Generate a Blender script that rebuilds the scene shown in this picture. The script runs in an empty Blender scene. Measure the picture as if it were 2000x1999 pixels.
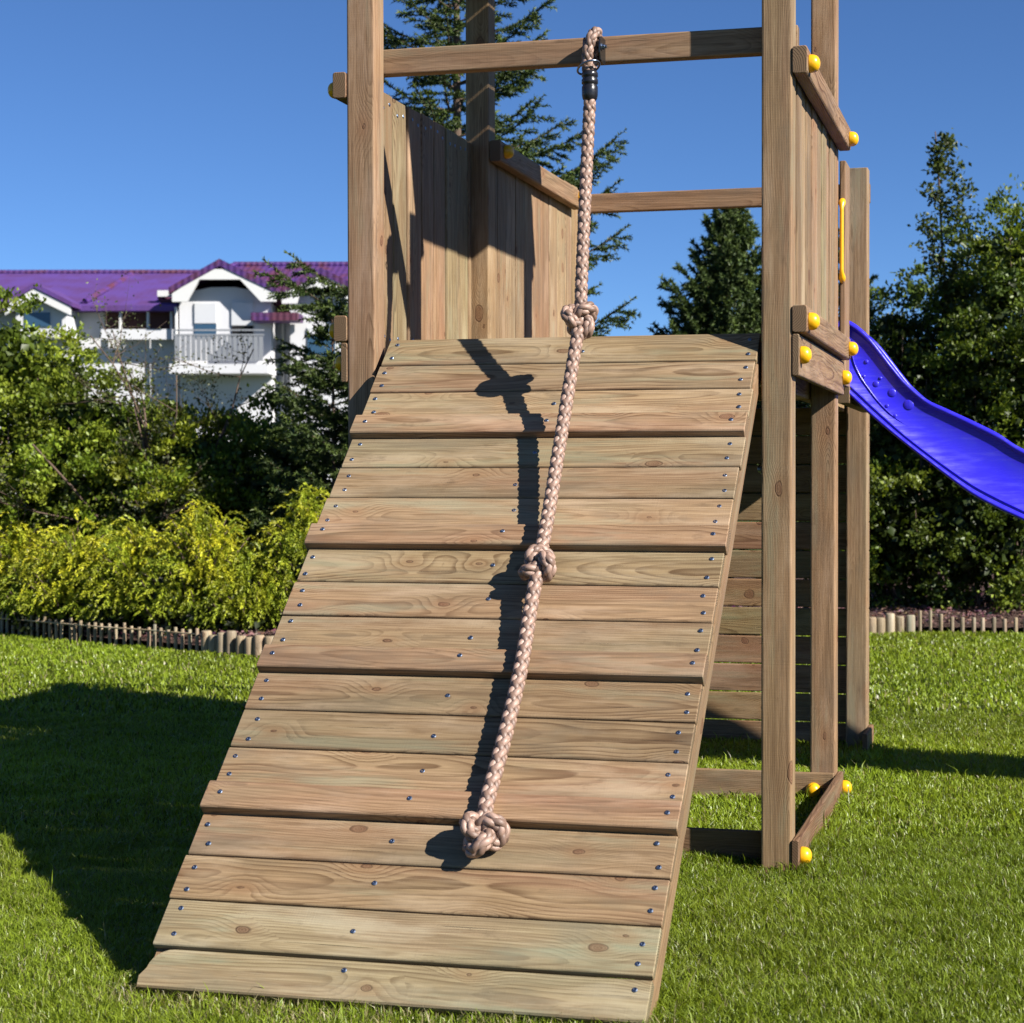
import bpy, bmesh, math, random
import numpy as np
from mathutils import Vector, Matrix

random.seed(7)
rng = np.random.default_rng(11)
scene = bpy.context.scene
COL = scene.collection

# ------------------------------------------------------------------ camera
CAM = (0.6863, -5.1469, 1.1604)
YAW, PITCH, ROLL = 0.2332, -0.0181, -0.001
FPX, PCX, PCY = 3452.55, 1197.6, 999.5           # photograph is 2000 px wide
cam_d = bpy.data.cameras.new('camera')
cam = bpy.data.objects.new('camera', cam_d)
COL.objects.link(cam)
cam_d.sensor_width = 36.0
cam_d.lens = FPX / 2000 * 36
cam_d.shift_x = -(PCX - 1000) / 2000
cam_d.clip_start = 0.05
cam_d.clip_end = 2000
cy_, sy_ = math.cos(YAW), math.sin(YAW)
Fv = Vector((-sy_, cy_, 0)); Rv = Vector((cy_, sy_, 0)); Uv = Vector((0, 0, 1))
cp_, sp_ = math.cos(PITCH), math.sin(PITCH)
Fv, Uv = cp_ * Fv + sp_ * Uv, cp_ * Uv - sp_ * Fv
cr_, sr_ = math.cos(ROLL), math.sin(ROLL)
Rv, Uv = cr_ * Rv + sr_ * Uv, cr_ * Uv - sr_ * Rv
M = Matrix((Rv, Uv, -Fv)).transposed().to_4x4()
M.translation = Vector(CAM)
cam.matrix_world = M
cam_d.dof.use_dof = True
cam_d.dof.focus_distance = 5.3
cam_d.dof.aperture_fstop = 8.0
scene.camera = cam

# ------------------------------------------------------------------ sky, sun, exposure
SUN_A, SUN_K = 0.39, 0.74                        # light runs along (-1, A, -K)
to_sun = Vector((1, -SUN_A, SUN_K)).normalized()
elev = math.asin(to_sun.z)
world = bpy.data.worlds.new('World')
scene.world = world
world.use_nodes = True
wn = world.node_tree.nodes
sky = wn.new('ShaderNodeTexSky')
sky.sky_type = 'NISHITA'
sky.sun_disc = False
sky.sun_elevation = elev
sky.sun_rotation = math.atan2(to_sun.x, to_sun.y)
sky.altitude = 0
sky.air_density = 0.64
sky.dust_density = 0.0
sky.ozone_density = 10.0
wn['Background'].inputs['Strength'].default_value = 0.060
world.node_tree.links.new(sky.outputs['Color'], wn['Background'].inputs['Color'])
sun_d = bpy.data.lights.new('sun', 'SUN')
sun_d.energy = 5.0
sun_d.angle = math.radians(0.5)
sun_d.color = (1.0, 0.95, 0.87)
sun = bpy.data.objects.new('sun', sun_d)
COL.objects.link(sun)
sun.location = (12, -6, 12)
sun.rotation_euler = (-to_sun).to_track_quat('-Z', 'Y').to_euler()
scene.view_settings.view_transform = 'Standard'
scene.view_settings.look = 'None'
scene.view_settings.gamma = 1.0
scene.view_settings.use_curve_mapping = False
scene.view_settings.exposure = 1.09
scene.render.engine = 'CYCLES'
scene.cycles.use_denoising = True
scene.cycles.max_bounces = 5
scene.cycles.diffuse_bounces = 2
scene.cycles.transparent_max_bounces = 4

# ------------------------------------------------------------------ helpers
def ray(u, v):
    return Fv + Rv * ((u - PCX) / FPX) + Uv * ((PCY - v) / FPX)
def at_depth(u, v, D):
    return Vector(CAM) + ray(u, v) * D
def on_y(u, v, Y):
    d = ray(u, v); return Vector(CAM) + d * ((Y - CAM[1]) / d.y)
def ground_at(u, D):
    p = at_depth(u, 937, D); return Vector((p.x, p.y, 0))
def z_at(v, D):
    return at_depth(1000, v, D).z

WM = {}
def tag(o, label=None, cat=None, group=None, kind=None):
    if label: o['label'] = label
    if cat: o['category'] = cat
    if group: o['group'] = group
    if kind: o['kind'] = kind
    return o
def link(name, data, mw=None, parent=None):
    o = bpy.data.objects.new(name, data)
    COL.objects.link(o)
    mw = mw or Matrix.Identity(4)
    WM[o.name] = mw
    if parent is not None:
        o.parent = parent
        o.matrix_parent_inverse = Matrix.Identity(4)
        o.matrix_basis = WM[parent.name].inverted() @ mw
    else:
        o.matrix_basis = mw
    return o
def empty(name, loc, label, cat, group=None):
    o = link(name, None, Matrix.Translation(Vector(loc)))
    o.empty_display_size = 0.2
    return tag(o, label, cat, group)
def mesh(name, verts, faces, mat=None, smooth=True):
    me = bpy.data.meshes.new(name)
    me.from_pydata([tuple(v) for v in verts], [], faces)
    if smooth:
        me.polygons.foreach_set('use_smooth', [True] * len(me.polygons))
    if len(faces) < 6000:
        bm = bmesh.new(); bm.from_mesh(me); bmesh.ops.recalc_face_normals(bm, faces=bm.faces); bm.to_mesh(me); bm.free()
    if mat: me.materials.append(mat)
    me.update()
    return me
def np_mesh(name, V, Fc, mat, col=None, smooth=False):
    """V (n,3), Fc (m,3) triangles"""
    me = bpy.data.meshes.new(name)
    V = np.ascontiguousarray(V, dtype=np.float32); Fc = np.ascontiguousarray(Fc, dtype=np.int32)
    me.vertices.add(len(V)); me.vertices.foreach_set('co', V.ravel())
    me.loops.add(Fc.size); me.loops.foreach_set('vertex_index', Fc.ravel())
    me.polygons.add(len(Fc))
    me.polygons.foreach_set('loop_start', np.arange(0, Fc.size, 3, dtype=np.int32))
    if smooth:
        me.polygons.foreach_set('use_smooth', np.ones(len(Fc), dtype=bool))
    me.materials.append(mat)
    if col is not None:
        a = me.color_attributes.new('tint', 'FLOAT_COLOR', 'POINT')
        c = np.ones((len(V), 4), dtype=np.float32); c[:, :3] = col
        a.data.foreach_set('color', c.ravel())
    me.update(calc_edges=True)
    me.validate()
    return me

# ------------------------------------------------------------------ materials
class NT:
    def __init__(s, name):
        s.m = bpy.data.materials.new(name); s.m.use_nodes = True
        s.t = s.m.node_tree; s.b = s.t.nodes['Principled BSDF']
    def n(s, typ, **kw):
        x = s.t.nodes.new(typ)
        for k, v in kw.items():
            if k.startswith('i_'):
                key = k[2:]
                x.inputs[int(key) if key.isdigit() else key].default_value = v
            else: setattr(x, k, v)
        return x
    def l(s, a, b): s.t.links.new(a, b)
    def val(s, x, i, v):
        if hasattr(v, 'is_output'): s.l(v, x.inputs[i])
        else: x.inputs[i].default_value = v
    def math(s, op, a, b=0.0, c=None, clamp=False):
        x = s.n('ShaderNodeMath', operation=op); x.use_clamp = clamp
        s.val(x, 0, a); s.val(x, 1, b)
        if c is not None: s.val(x, 2, c)
        return x.outputs[0]
    def vmath(s, op, a, b=(0, 0, 0)):
        x = s.n('ShaderNodeVectorMath', operation=op)
        s.val(x, 0, a); s.val(x, 1, b)
        return x.outputs[0]
    def mix(s, f, a, b, mode='MIX'):
        x = s.n('ShaderNodeMix', data_type='RGBA', blend_type=mode)
        s.val(x, 0, f); s.val(x, 6, a); s.val(x, 7, b)
        return x.outputs[2]
    def noise(s, vec, scale=1.0, detail=2.0, rough=.5, dim='3D'):
        x = s.n('ShaderNodeTexNoise', noise_dimensions=dim)
        x.inputs['Scale'].default_value = scale; x.inputs['Detail'].default_value = detail
        x.inputs['Roughness'].default_value = rough
        if vec is not None: s.l(vec, x.inputs['Vector'])
        return x
    def ramp(s, f, stops):
        x = s.n('ShaderNodeValToRGB'); s.l(f, x.inputs[0])
        e = x.color_ramp.elements
        while len(e) < len(stops): e.new(0.5)
        for i, (p, c) in enumerate(stops):
            e[i].position = p; e[i].color = (*c, 1) if len(c) == 3 else c
        return x.outputs[0]
    def maprange(s, f, a, b, c, d, smooth=False):
        x = s.n('ShaderNodeMapRange'); x.clamp = True
        if smooth: x.interpolation_type = 'SMOOTHSTEP'
        s.val(x, 0, f); s.val(x, 1, a); s.val(x, 2, b); s.val(x, 3, c); s.val(x, 4, d)
        return x.outputs[0]
    def bump(s, h, strength=.3, dist=.002, nrm=None):
        x = s.n('ShaderNodeBump'); x.inputs['Strength'].default_value = strength
        x.inputs['Distance'].default_value = dist; s.l(h, x.inputs['Height'])
        if nrm is not None: s.l(nrm, x.inputs['Normal'])
        return x.outputs[0]
    def set(s, **kw):
        for k, v in kw.items():
            s.val(s.b, {'color': 'Base Color', 'rough': 'Roughness', 'spec': 'Specular IOR Level', 'metal': 'Metallic', 'normal': 'Normal'}.get(k, k), v)
        return s.m

def wood_material(name, ring=0.0062, knot_scale=1.0, contrast=1.0):
    t = NT(name)
    tc = t.n('ShaderNodeTexCoord'); oi = t.n('ShaderNodeObjectInfo')
    rnd = oi.outputs['Random']
    sx = t.math('MULTIPLY', rnd, 91.7)
    off = t.n('ShaderNodeCombineXYZ'); t.l(sx, off.inputs[0])
    p = t.vmath('ADD', tc.outputs['Object'], off.outputs[0])
    sep = t.n('ShaderNodeSeparateXYZ'); t.l(p, sep.inputs[0])
    # slow drift of the pith along the length
    dv = t.n('ShaderNodeCombineXYZ'); t.l(sep.outputs[0], dv.inputs[0])
    dr = t.noise(dv.outputs[0], 1.05, 2.0, .5)
    drs = t.n('ShaderNodeSeparateColor'); t.l(dr.outputs['Color'], drs.inputs[0])
    r2 = t.n('ShaderNodeTexWhiteNoise', noise_dimensions='1D'); t.l(sx, r2.inputs['W'])
    rc = t.n('ShaderNodeSeparateColor'); t.l(r2.outputs['Color'], rc.inputs[0])
    cyv = t.math('MULTIPLY_ADD', rc.outputs[0], 0.09, -0.045)
    czv = t.math('MULTIPLY_ADD', rc.outputs[1], -0.05, -0.012)
    dy = t.math('MULTIPLY_ADD', drs.outputs[0], 0.075, -0.0375)
    dz = t.math('MULTIPLY_ADD', drs.outputs[1], 0.075, -0.0375)
    yy = t.math('ADD', t.math('SUBTRACT', sep.outputs[1], cyv), dy)
    zz = t.math('ADD', t.math('SUBTRACT', sep.outputs[2], czv), dz)
    # knots
    kc = t.n('ShaderNodeCombineXYZ')
    t.l(t.math('MULTIPLY', sep.outputs[0], 3.4 * knot_scale), kc.inputs[0])
    t.l(t.math('MULTIPLY_ADD', t.math('MULTIPLY_ADD', sep.outputs[2], .6, sep.outputs[1]), 7.0 * knot_scale, t.math('MULTIPLY', rc.outputs[2], 20.0)), kc.inputs[1])
    kn0 = t.noise(p, 26.0, 2.0, .5)
    kv = t.vmath('ADD', kc.outputs[0], t.vmath('SCALE', kn0.outputs['Color']))
    kv.node.inputs[1].links[0].from_node.inputs[3].default_value = 0.060
    vo = t.n('ShaderNodeTexVoronoi', feature='F1', voronoi_dimensions='2D')
    vo.inputs['Scale'].default_value = 1.0
    t.l(kv, vo.inputs['Vector'])
    kd = vo.outputs['Distance']
    vcs = t.n('ShaderNodeSeparateColor'); t.l(vo.outputs['Color'], vcs.inputs[0])
    pick = t.math('GREATER_THAN', vcs.outputs[0], 0.42)                       # only some cells hold a knot
    ksz = t.math('MULTIPLY_ADD', t.math('MULTIPLY', vcs.outputs[1], vcs.outputs[1]), 0.070, 0.020)
    far = t.maprange(kd, 0.0, 0.5, 1.0, 0.0, True)
    bend = t.math('MULTIPLY', t.math('MULTIPLY', t.math('POWER', far, 2.0), pick), 0.021)
    fine = t.noise(t.vmath('MULTIPLY', p, (5, 30, 30)), 1.0, 3.0, .5)
    mid = t.noise(t.vmath('MULTIPLY', p, (1.3, 9, 9)), 1.0, 2.0, .5)
    r = t.math('SQRT', t.math('ADD', t.math('MULTIPLY', yy, yy), t.math('MULTIPLY', zz, zz)))
    r = t.math('ADD', r, bend)
    r = t.math('ADD', r, t.math('MULTIPLY', fine.outputs['Fac'], 0.0035))
    r = t.math('ADD', r, t.math('MULTIPLY', mid.outputs['Fac'], 0.013))
    fr = t.math('FRACT', t.math('DIVIDE', r, ring))
    rings = t.ramp(fr, [(0.0, (.10,) * 3), (.08, (.0,) * 3), (.55, (.22,) * 3), (.80, (.85,) * 3), (.94, (1.0,) * 3), (1.0, (.15,) * 3)])
    ringvar = t.noise(t.vmath('MULTIPLY', p, (1.5, 12, 12)), 1.0, 2.0, .5)
    rf = t.math('MULTIPLY', t.math('MULTIPLY', rings, t.math('MULTIPLY_ADD', rc.outputs[1], .75, .75)), t.maprange(ringvar.outputs['Fac'], .3, .7, .3 * contrast, 1.0 * contrast), clamp=True)
    light = t.mix(mid.outputs['Fac'], (.585, .435, .270, 1), (.455, .325, .190, 1))
    dark = (.170, .098, .048, 1)
    c = t.mix(rf, light, dark)
    # greenish treatment and pinkish heart patches
    pn = t.noise(t.vmath('MULTIPLY', p, (1.3, 7, 7)), 1.0, 2.0, .55)
    c = t.mix(t.maprange(pn.outputs['Fac'], .52, .70, 0, .6), c, (.41, .37, .25, 1))
    pn2 = t.noise(t.vmath('MULTIPLY', t.vmath('ADD', p, (31, 5, 7)), (1.0, 8, 8)), 1.0, 2.0, .55)
    c = t.mix(t.maprange(pn2.outputs['Fac'], .50, .70, 0, .45), c, (.46, .255, .18, 1))
    # fibre streaks
    fib = t.noise(t.vmath('MULTIPLY', p, (14, 420, 420)), 1.0, 2.0, .6)
    c = t.mix(t.maprange(fib.outputs['Fac'], .35, .75, 0, .4), c, (.24, .155, .09, 1))
    fib2 = t.noise(t.vmath('MULTIPLY', t.vmath('ADD', p, (7, 3, 1)), (5, 150, 150)), 1.0, 3.0, .65)
    c = t.mix(t.maprange(fib2.outputs['Fac'], .50, .72, 0, .55), c, (.20, .13, .075, 1))
    c = t.mix(t.maprange(fib2.outputs['Fac'], .48, .28, 0, .45), c, (.68, .53, .36, 1))
    # dark mineral streaks, drying checks and worn grey patches
    sk = t.noise(t.vmath('MULTIPLY', p, (1.6, 75, 75)), 1.0, 3.0, .6)
    c = t.mix(t.maprange(sk.outputs['Fac'], .52, .70, 0, .55), c, (.22, .145, .085, 1))
    ck = t.noise(t.vmath('MULTIPLY', t.vmath('ADD', p, (3, 11, 17)), (2.4, 210, 90)), 1.0, 2.0, .5)
    crack = t.maprange(ck.outputs['Fac'], .715, .745, 0, 1)
    c = t.mix(t.math('MULTIPLY', crack, .8), c, (.06, .04, .025, 1))
    wp = t.noise(t.vmath('MULTIPLY', p, (3.1, 9, 9)), 1.0, 5.0, .65)
    c = t.mix(t.maprange(wp.outputs['Fac'], .50, .70, 0, .6), c, (.27, .225, .165, 1))
    wp2 = t.noise(t.vmath('MULTIPLY', t.vmath('ADD', p, (13, 21, 5)), (2.2, 11, 11)), 1.0, 5.0, .62)
    c = t.mix(t.maprange(wp2.outputs['Fac'], .52, .70, 0, .55), c, (.70, .57, .42, 1))
    gr = t.noise(t.vmath('MULTIPLY', t.vmath('ADD', p, (5, 9, 2)), (1.7, 16, 16)), 1.0, 4.0, .6)
    c = t.mix(t.maprange(gr.outputs['Fac'], .56, .70, 0, .5), c, (.40, .43, .31, 1))
    # small stains
    st = t.noise(t.vmath('MULTIPLY', p, (9, 24, 24)), 1.0, 4.0, .65)
    c = t.mix(t.maprange(st.outputs['Fac'], .62, .76, 0, .55), c, (.15, .105, .065, 1))
    # knots: core and dark rim
    kcore = t.math('MULTIPLY', t.math('LESS_THAN', kd, ksz), pick)
    krim = t.math('MULTIPLY', t.maprange(t.math('ABSOLUTE', t.math('SUBTRACT', kd, ksz)), 0.0, t.math('MULTIPLY_ADD', kn0.outputs['Fac'], .030, -.003), 1.0, 0.0), pick)
    kring = t.math('SINE', t.math('MULTIPLY', kd, 260.0))
    kcol = t.mix(t.math('MULTIPLY_ADD', kring, .42, .5), (.31, .185, .115, 1), (.17, .085, .048, 1))
    halo = t.math('MULTIPLY', t.maprange(kd, 0.02, 0.20, .55, 0.0, True), pick)
    c = t.mix(halo, c, (.40, .245, .135, 1))
    c = t.mix(t.math('MULTIPLY', kcore, t.maprange(kn0.outputs['Fac'], .3, .7, .55, .95)), c, kcol)
    c = t.mix(t.math('MULTIPLY', krim, .6), c, (.085, .05, .03, 1))
    # sawn end grain is darker
    ns = t.n('ShaderNodeSeparateXYZ')
    vt = t.n('ShaderNodeVectorTransform', vector_type='NORMAL', convert_from='WORLD', convert_to='OBJECT')
    ge = t.n('ShaderNodeNewGeometry'); t.l(ge.outputs['Normal'], vt.inputs[0]); t.l(vt.outputs[0], ns.inputs[0])
    endg = t.maprange(t.math('ABSOLUTE', ns.outputs[0]), .85, .97, 0, 1)
    c = t.mix(endg, c, t.mix(rings, (.33, .25, .155, 1), (.11, .08, .05, 1)))
    c = t.mix(1.0, c, oi.outputs['Color'], 'MULTIPLY')
    c = t.mix(1.0, c, (.555, .540, .520, 1), 'MULTIPLY')
    h = t.math('ADD', t.math('MULTIPLY', rf, -.5), t.math('MULTIPLY', fib.outputs['Fac'], .7))
    sawn = t.noise(t.vmath('MULTIPLY', p, (330, 6, 6)), 1.0, 1.0, .5)       # planer chatter across the grain
    h = t.math('ADD', h, t.math('MULTIPLY', sawn.outputs['Fac'], .35))
    h = t.math('SUBTRACT', h, t.math('MULTIPLY', krim, .9))
    h = t.math('SUBTRACT', h, t.math('MULTIPLY', crack, 1.5))
    t.set(color=c, rough=t.maprange(fib.outputs['Fac'], .2, .8, .55, .8), spec=.25, normal=t.bump(h, .5, .0014))
    return t.m

WOOD = wood_material('treated pine')
WOODP = wood_material('treated pine, dense grain', ring=0.0048, knot_scale=.8, contrast=.8)

def plain(name, color, rough=.5, spec=.5, metal=0.0, **kw):
    t = NT(name); t.set(color=(*color, 1), rough=rough, spec=spec, metal=metal, **kw); return t.m
YELLOW = NT('yellow plastic')
_tc = YELLOW.n('ShaderNodeTexCoord')
_n = YELLOW.noise(_tc.outputs['Object'], 60, 3, .6)
YELLOW.set(color=YELLOW.mix(YELLOW.maprange(_n.outputs['Fac'], .45, .8, 0, .35), (.72, .37, .006, 1), (.50, .23, .008, 1)), rough=.32, spec=.5, normal=YELLOW.bump(_n.outputs['Fac'], .05, .002))
YELLOW = YELLOW.m
STEEL = NT('zinc plated steel')
_tc = STEEL.n('ShaderNodeTexCoord'); _n = STEEL.noise(_tc.outputs['Object'], 300, 3, .6)
STEEL.set(color=(.22, .27, .36, 1), metal=1.0, rough=STEEL.maprange(_n.outputs['Fac'], .3, .7, .22, .48)); STEEL = STEEL.m
DARKSTEEL = plain('dark steel', (.10, .11, .12), .35, .5, 1.0)
BLACK = NT('black plastic')
_tc = BLACK.n('ShaderNodeTexCoord'); _n = BLACK.noise(_tc.outputs['Object'], 120, 3, .6)
BLACK.set(color=(.012, .012, .015, 1), rough=BLACK.maprange(_n.outputs['Fac'], .3, .7, .2, .42), spec=.5); BLACK = BLACK.m

# rope fibre: fine lines along each strand (u of the strand in the uv)
t = NT('braided rope fibre')
uv = t.n('ShaderNodeUVMap')
fs = t.noise(t.vmath('MULTIPLY', uv.outputs[0], (40, 3, 1)), 1.0, 2.0, .6)
tc = t.n('ShaderNodeTexCoord'); ns = t.noise(tc.outputs['Object'], 22, 3, .6)
c = t.mix(t.maprange(fs.outputs['Fac'], .3, .7, 0, 1), (.42, .285, .225, 1), (.22, .135, .10, 1))
c = t.mix(t.maprange(ns.outputs['Fac'], .5, .8, 0, .5), c, (.17, .105, .075, 1))
fam = t.math('GREATER_THAN', t.n('ShaderNodeSeparateXYZ').outputs[0], 5.0)
t.l(uv.outputs[0], fam.node.inputs[0].links[0].from_node.inputs[0])
c = t.mix(t.math('MULTIPLY', fam, .72), c, (.115, .068, .048, 1))  # one winding direction tinted darker, standing for strands turned from the light
t.set(color=c, rough=.46, spec=.55, normal=t.bump(fs.outputs['Fac'], .55, .0012))
ROPE = t.m

# slide plastic
t = NT('blue slide plastic')
tc = t.n('ShaderNodeTexCoord')
n1 = t.noise(tc.outputs['Object'], 9, 4, .6); n2 = t.noise(t.vmath('MULTIPLY', tc.outputs['Object'], (8, 60, 60)), 1, 3, .6)
c = t.mix(t.maprange(n1.outputs['Fac'], .4, .75, 0, .5), (.026, .018, .58, 1), (.036, .030, .48, 1))
n3 = t.noise(t.vmath('MULTIPLY', tc.outputs['Object'], (5, 40, 40)), 1, 5, .7)
c = t.mix(t.maprange(n3.outputs['Fac'], .52, .78, 0, .35), c, (.14, .13, .55, 1))
t.set(color=c, rough=t.maprange(n2.outputs['Fac'], .3, .75, .15, .38), spec=.5, normal=t.bump(n1.outputs['Fac'], .08, .01))
SLIDE = t.m

def leaf_material(name, transl=.35, rough=.5, spec=.3):
    t = NT(name)
    a = t.n('ShaderNodeVertexColor', layer_name='tint')
    lc = t.mix(1.0, a.outputs['Color'], (.66, .66, .66, 1), 'MULTIPLY')
    t.set(color=lc, rough=rough, spec=spec)
    tr = t.n('ShaderNodeBsdfTranslucent')
    t.l(t.mix(1.0, lc, (1.25, 1.2, .55, 1), 'MULTIPLY'), tr.inputs['Color'])
    ms = t.n('ShaderNodeMixShader', i_0=transl)
    t.l(t.b.outputs[0], ms.inputs[1]); t.l(tr.outputs[0], ms.inputs[2])
    t.l(ms.outputs[0], t.t.nodes['Material Output'].inputs['Surface'])
    return t.m
LEAF = leaf_material('leaf', .3, .45, .35)
NEEDLE = leaf_material('needle', .12, .5, .3)
GRASS = leaf_material('grass blade', .42, .38, .4)
t = NT('bark')
tc = t.n('ShaderNodeTexCoord')
n1 = t.noise(t.vmath('MULTIPLY', tc.outputs['Object'], (60, 60, 14)), 1, 4, .6)
t.set(color=t.mix(n1.outputs['Fac'], (.06, .04, .028, 1), (.16, .115, .09, 1)), rough=.9, spec=.1, normal=t.bump(n1.outputs['Fac'], .8, .01))
BARK = t.m

# ------------------------------------------------------------------ timber
_pm = {}
def plank_mesh(L, Wd, T, r=.004, mat=None):
    """sawn timber: length on local X, rounded long edges, tiny end chamfer"""
    mat = mat or WOOD
    key = (round(L, 4), round(Wd, 4), round(T, 4), r, mat.name)
    if key in _pm: return _pm[key]
    sec = []
    for cx, cyy, a0 in ((1, 1, 0), (-1, 1, 90), (-1, -1, 180), (1, -1, 270)):
        for k in range(4):
            a = math.radians(a0 + 30 * k)
            sec.append((cx * (Wd / 2 - r) + r * math.cos(a), cyy * (T / 2 - r) + r * math.sin(a)))
    n = len(sec); ch = min(.002, T * .1)
    V = []
    for x, s in ((-L / 2, 1), (-L / 2 + ch, 0), (L / 2 - ch, 0), (L / 2, 1)):
        for y, z in sec:
            V.append((x, y * (1 - s * 2 * ch / Wd), z * (1 - s * 2 * ch / T)))
    F = []
    for k in range(3):
        for i in range(n):
            j = (i + 1) % n
            F.append((k * n + i, (k + 1) * n + i, (k + 1) * n + j, k * n + j))
    F = [tuple(reversed(f)) for f in F]
    F.append(tuple(range(n - 1, -1, -1))[::-1][::-1]); F.append(tuple(3 * n + i for i in range(n)))
    me = mesh('timber', V, F, mat, False)
    _pm[key] = me
    return me
AX = {'x': Matrix.Identity(3),
      'y': Matrix(((0, 0, 1), (1, 0, 0), (0, 1, 0))),      # local X->Y, Y->Z, Z->X
      'z': Matrix(((0, 1, 0), (0, 0, 1), (1, 0, 0)))}      # local X->Z, Y->X, Z->Y
def tint():
    k = random.random()
    b = random.uniform(.86, 1.08)
    if k < .25: c = (1.03, .88, .82)
    elif k < .45: c = (.93, .98, .88)
    elif k < .6: c = (.86, .78, .70)
    elif k < .72: c = (1.14, 1.10, 1.02)
    else: c = (1.0, .96, .91)
    return (c[0] * b, c[1] * b, c[2] * b, 1)
def beam(name, parent, x0, x1, y0, y1, z0, z1, axis, r=.004, mat=None, color=None, label=None):
    d = {'x': (x1 - x0, y1 - y0, z1 - z0), 'y': (y1 - y0, z1 - z0, x1 - x0), 'z': (z1 - z0, x1 - x0, y1 - y0)}[axis]
    mw = AX[axis].to_4x4(); mw.translation = Vector(((x0 + x1) / 2, (y0 + y1) / 2, (z0 + z1) / 2))
    o = link(name, plank_mesh(*d, r=min(r, min(d) * .3), mat=mat), mw, parent)
    o.color = color or tint()
    if label: o['label'] = label
    return o

def revolve(prof, seg=20):
    """profile (r, z) about local Z"""
    V, F = [], []
    for r, z in prof:
        for i in range(seg):
            a = 2 * math.pi * i / seg
            V.append((r * math.cos(a), r * math.sin(a), z))
    for k in range(len(prof) - 1):
        for i in range(seg):
            j = (i + 1) % seg
            F.append((k * seg + i, k * seg + j, (k + 1) * seg + j, (k + 1) * seg + i))
    F.append(tuple(range(seg))[::-1]); F.append(tuple((len(prof) - 1) * seg + i for i in range(seg)))
    return V, F
CAPM = mesh('bolt_cap', *revolve([(.0262, 0), (.0264, .004), (.0262, .010), (.0253, .0155), (.0230, .0215), (.019, .0265), (.0125, .0305), (.006, .0322), (.0012, .0326)], 24), YELLOW)
def dir_matrix(p, zdir, xdir=None):
    z = Vector(zdir).normalized()
    x = Vector(xdir) if xdir is not None else (Vector((0, 0, 1)) if abs(z.z) < .9 else Vector((1, 0, 0)))
    y = z.cross(x).normalized(); x = y.cross(z)
    m = Matrix((x, y, z)).transposed().to_4x4(); m.translation = Vector(p); return m
def cap(parent, p, zdir):
    m = dir_matrix(p, zdir) @ Matrix.Rotation(random.uniform(0, 6), 4, 'Z')
    return link('bolt_cap', CAPM, m, parent)
# screw: shallow pan head with a star recess, sunk in a small bore
def screw_mesh():
    V, F = revolve([(.0064, -.001), (.0064, .0006), (.0056, .0016), (.0040, .0022), (.0026, .0023)], 14)
    F = F[:-1]
    n0 = len(V); seg = 14
    for i in range(seg):
        a = 2 * math.pi * i / seg; rr = .0024 if i % 2 else .0013
        V.append((rr * math.cos(a), rr * math.sin(a), .0004))
    b = 4 * seg
    for i in range(seg):
        j = (i + 1) % seg
        F.append((b + i, b + j, n0 + j, n0 + i))
    F.append(tuple(n0 + i for i in range(seg)))
    return mesh('screw', V, F, STEEL, False)
SCREWM = screw_mesh()
def screw(parent, p, n):
    m = dir_matrix(p, Vector(n) + Vector((random.gauss(0, .05), random.gauss(0, .05), random.gauss(0, .05)))) @ Matrix.Rotation(random.uniform(0, 6), 4, 'Z')
    return link('screw', SCREWM, m, parent)

# ------------------------------------------------------------------ the play tower
W, w, Y1, Y2 = 1.382, .09, 1.177, 2.42
tower = empty('play_tower', (-W / 2, 1.2, 0), 'tall wooden play tower of square posts, plank walls and yellow bolt caps', 'play tower')
POSTC = (1.07, .945, .865, 1)
for x0, zt, y in ((-W, 3.0, 0), (-w, 3.0, 0), (-W, 3.0, Y1), (-w, 3.0, Y1), (-W, 2.46, Y2), (-w, 2.483, Y2)):
    beam('post', tower, x0, x0 + w, y, y + w, -.15, zt, 'z', r=.007, mat=WOODP,
         color=tuple(c * random.uniform(.93, 1.03) for c in POSTC[:3]) + (1,))
# cross bars at the head of the front and rear openings
fb = beam('crossbar', tower, -W - .002, .004, .0915, .1355, 2.427, 2.506, 'x', r=.005, mat=WOODP, color=(1.0, .9, .86, 1))
beam('crossbar', tower, -W, 0, 2.512, 2.556, 2.350, 2.432, 'x', r=.005, mat=WOODP, color=(1.0, .84, .78, 1))
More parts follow.
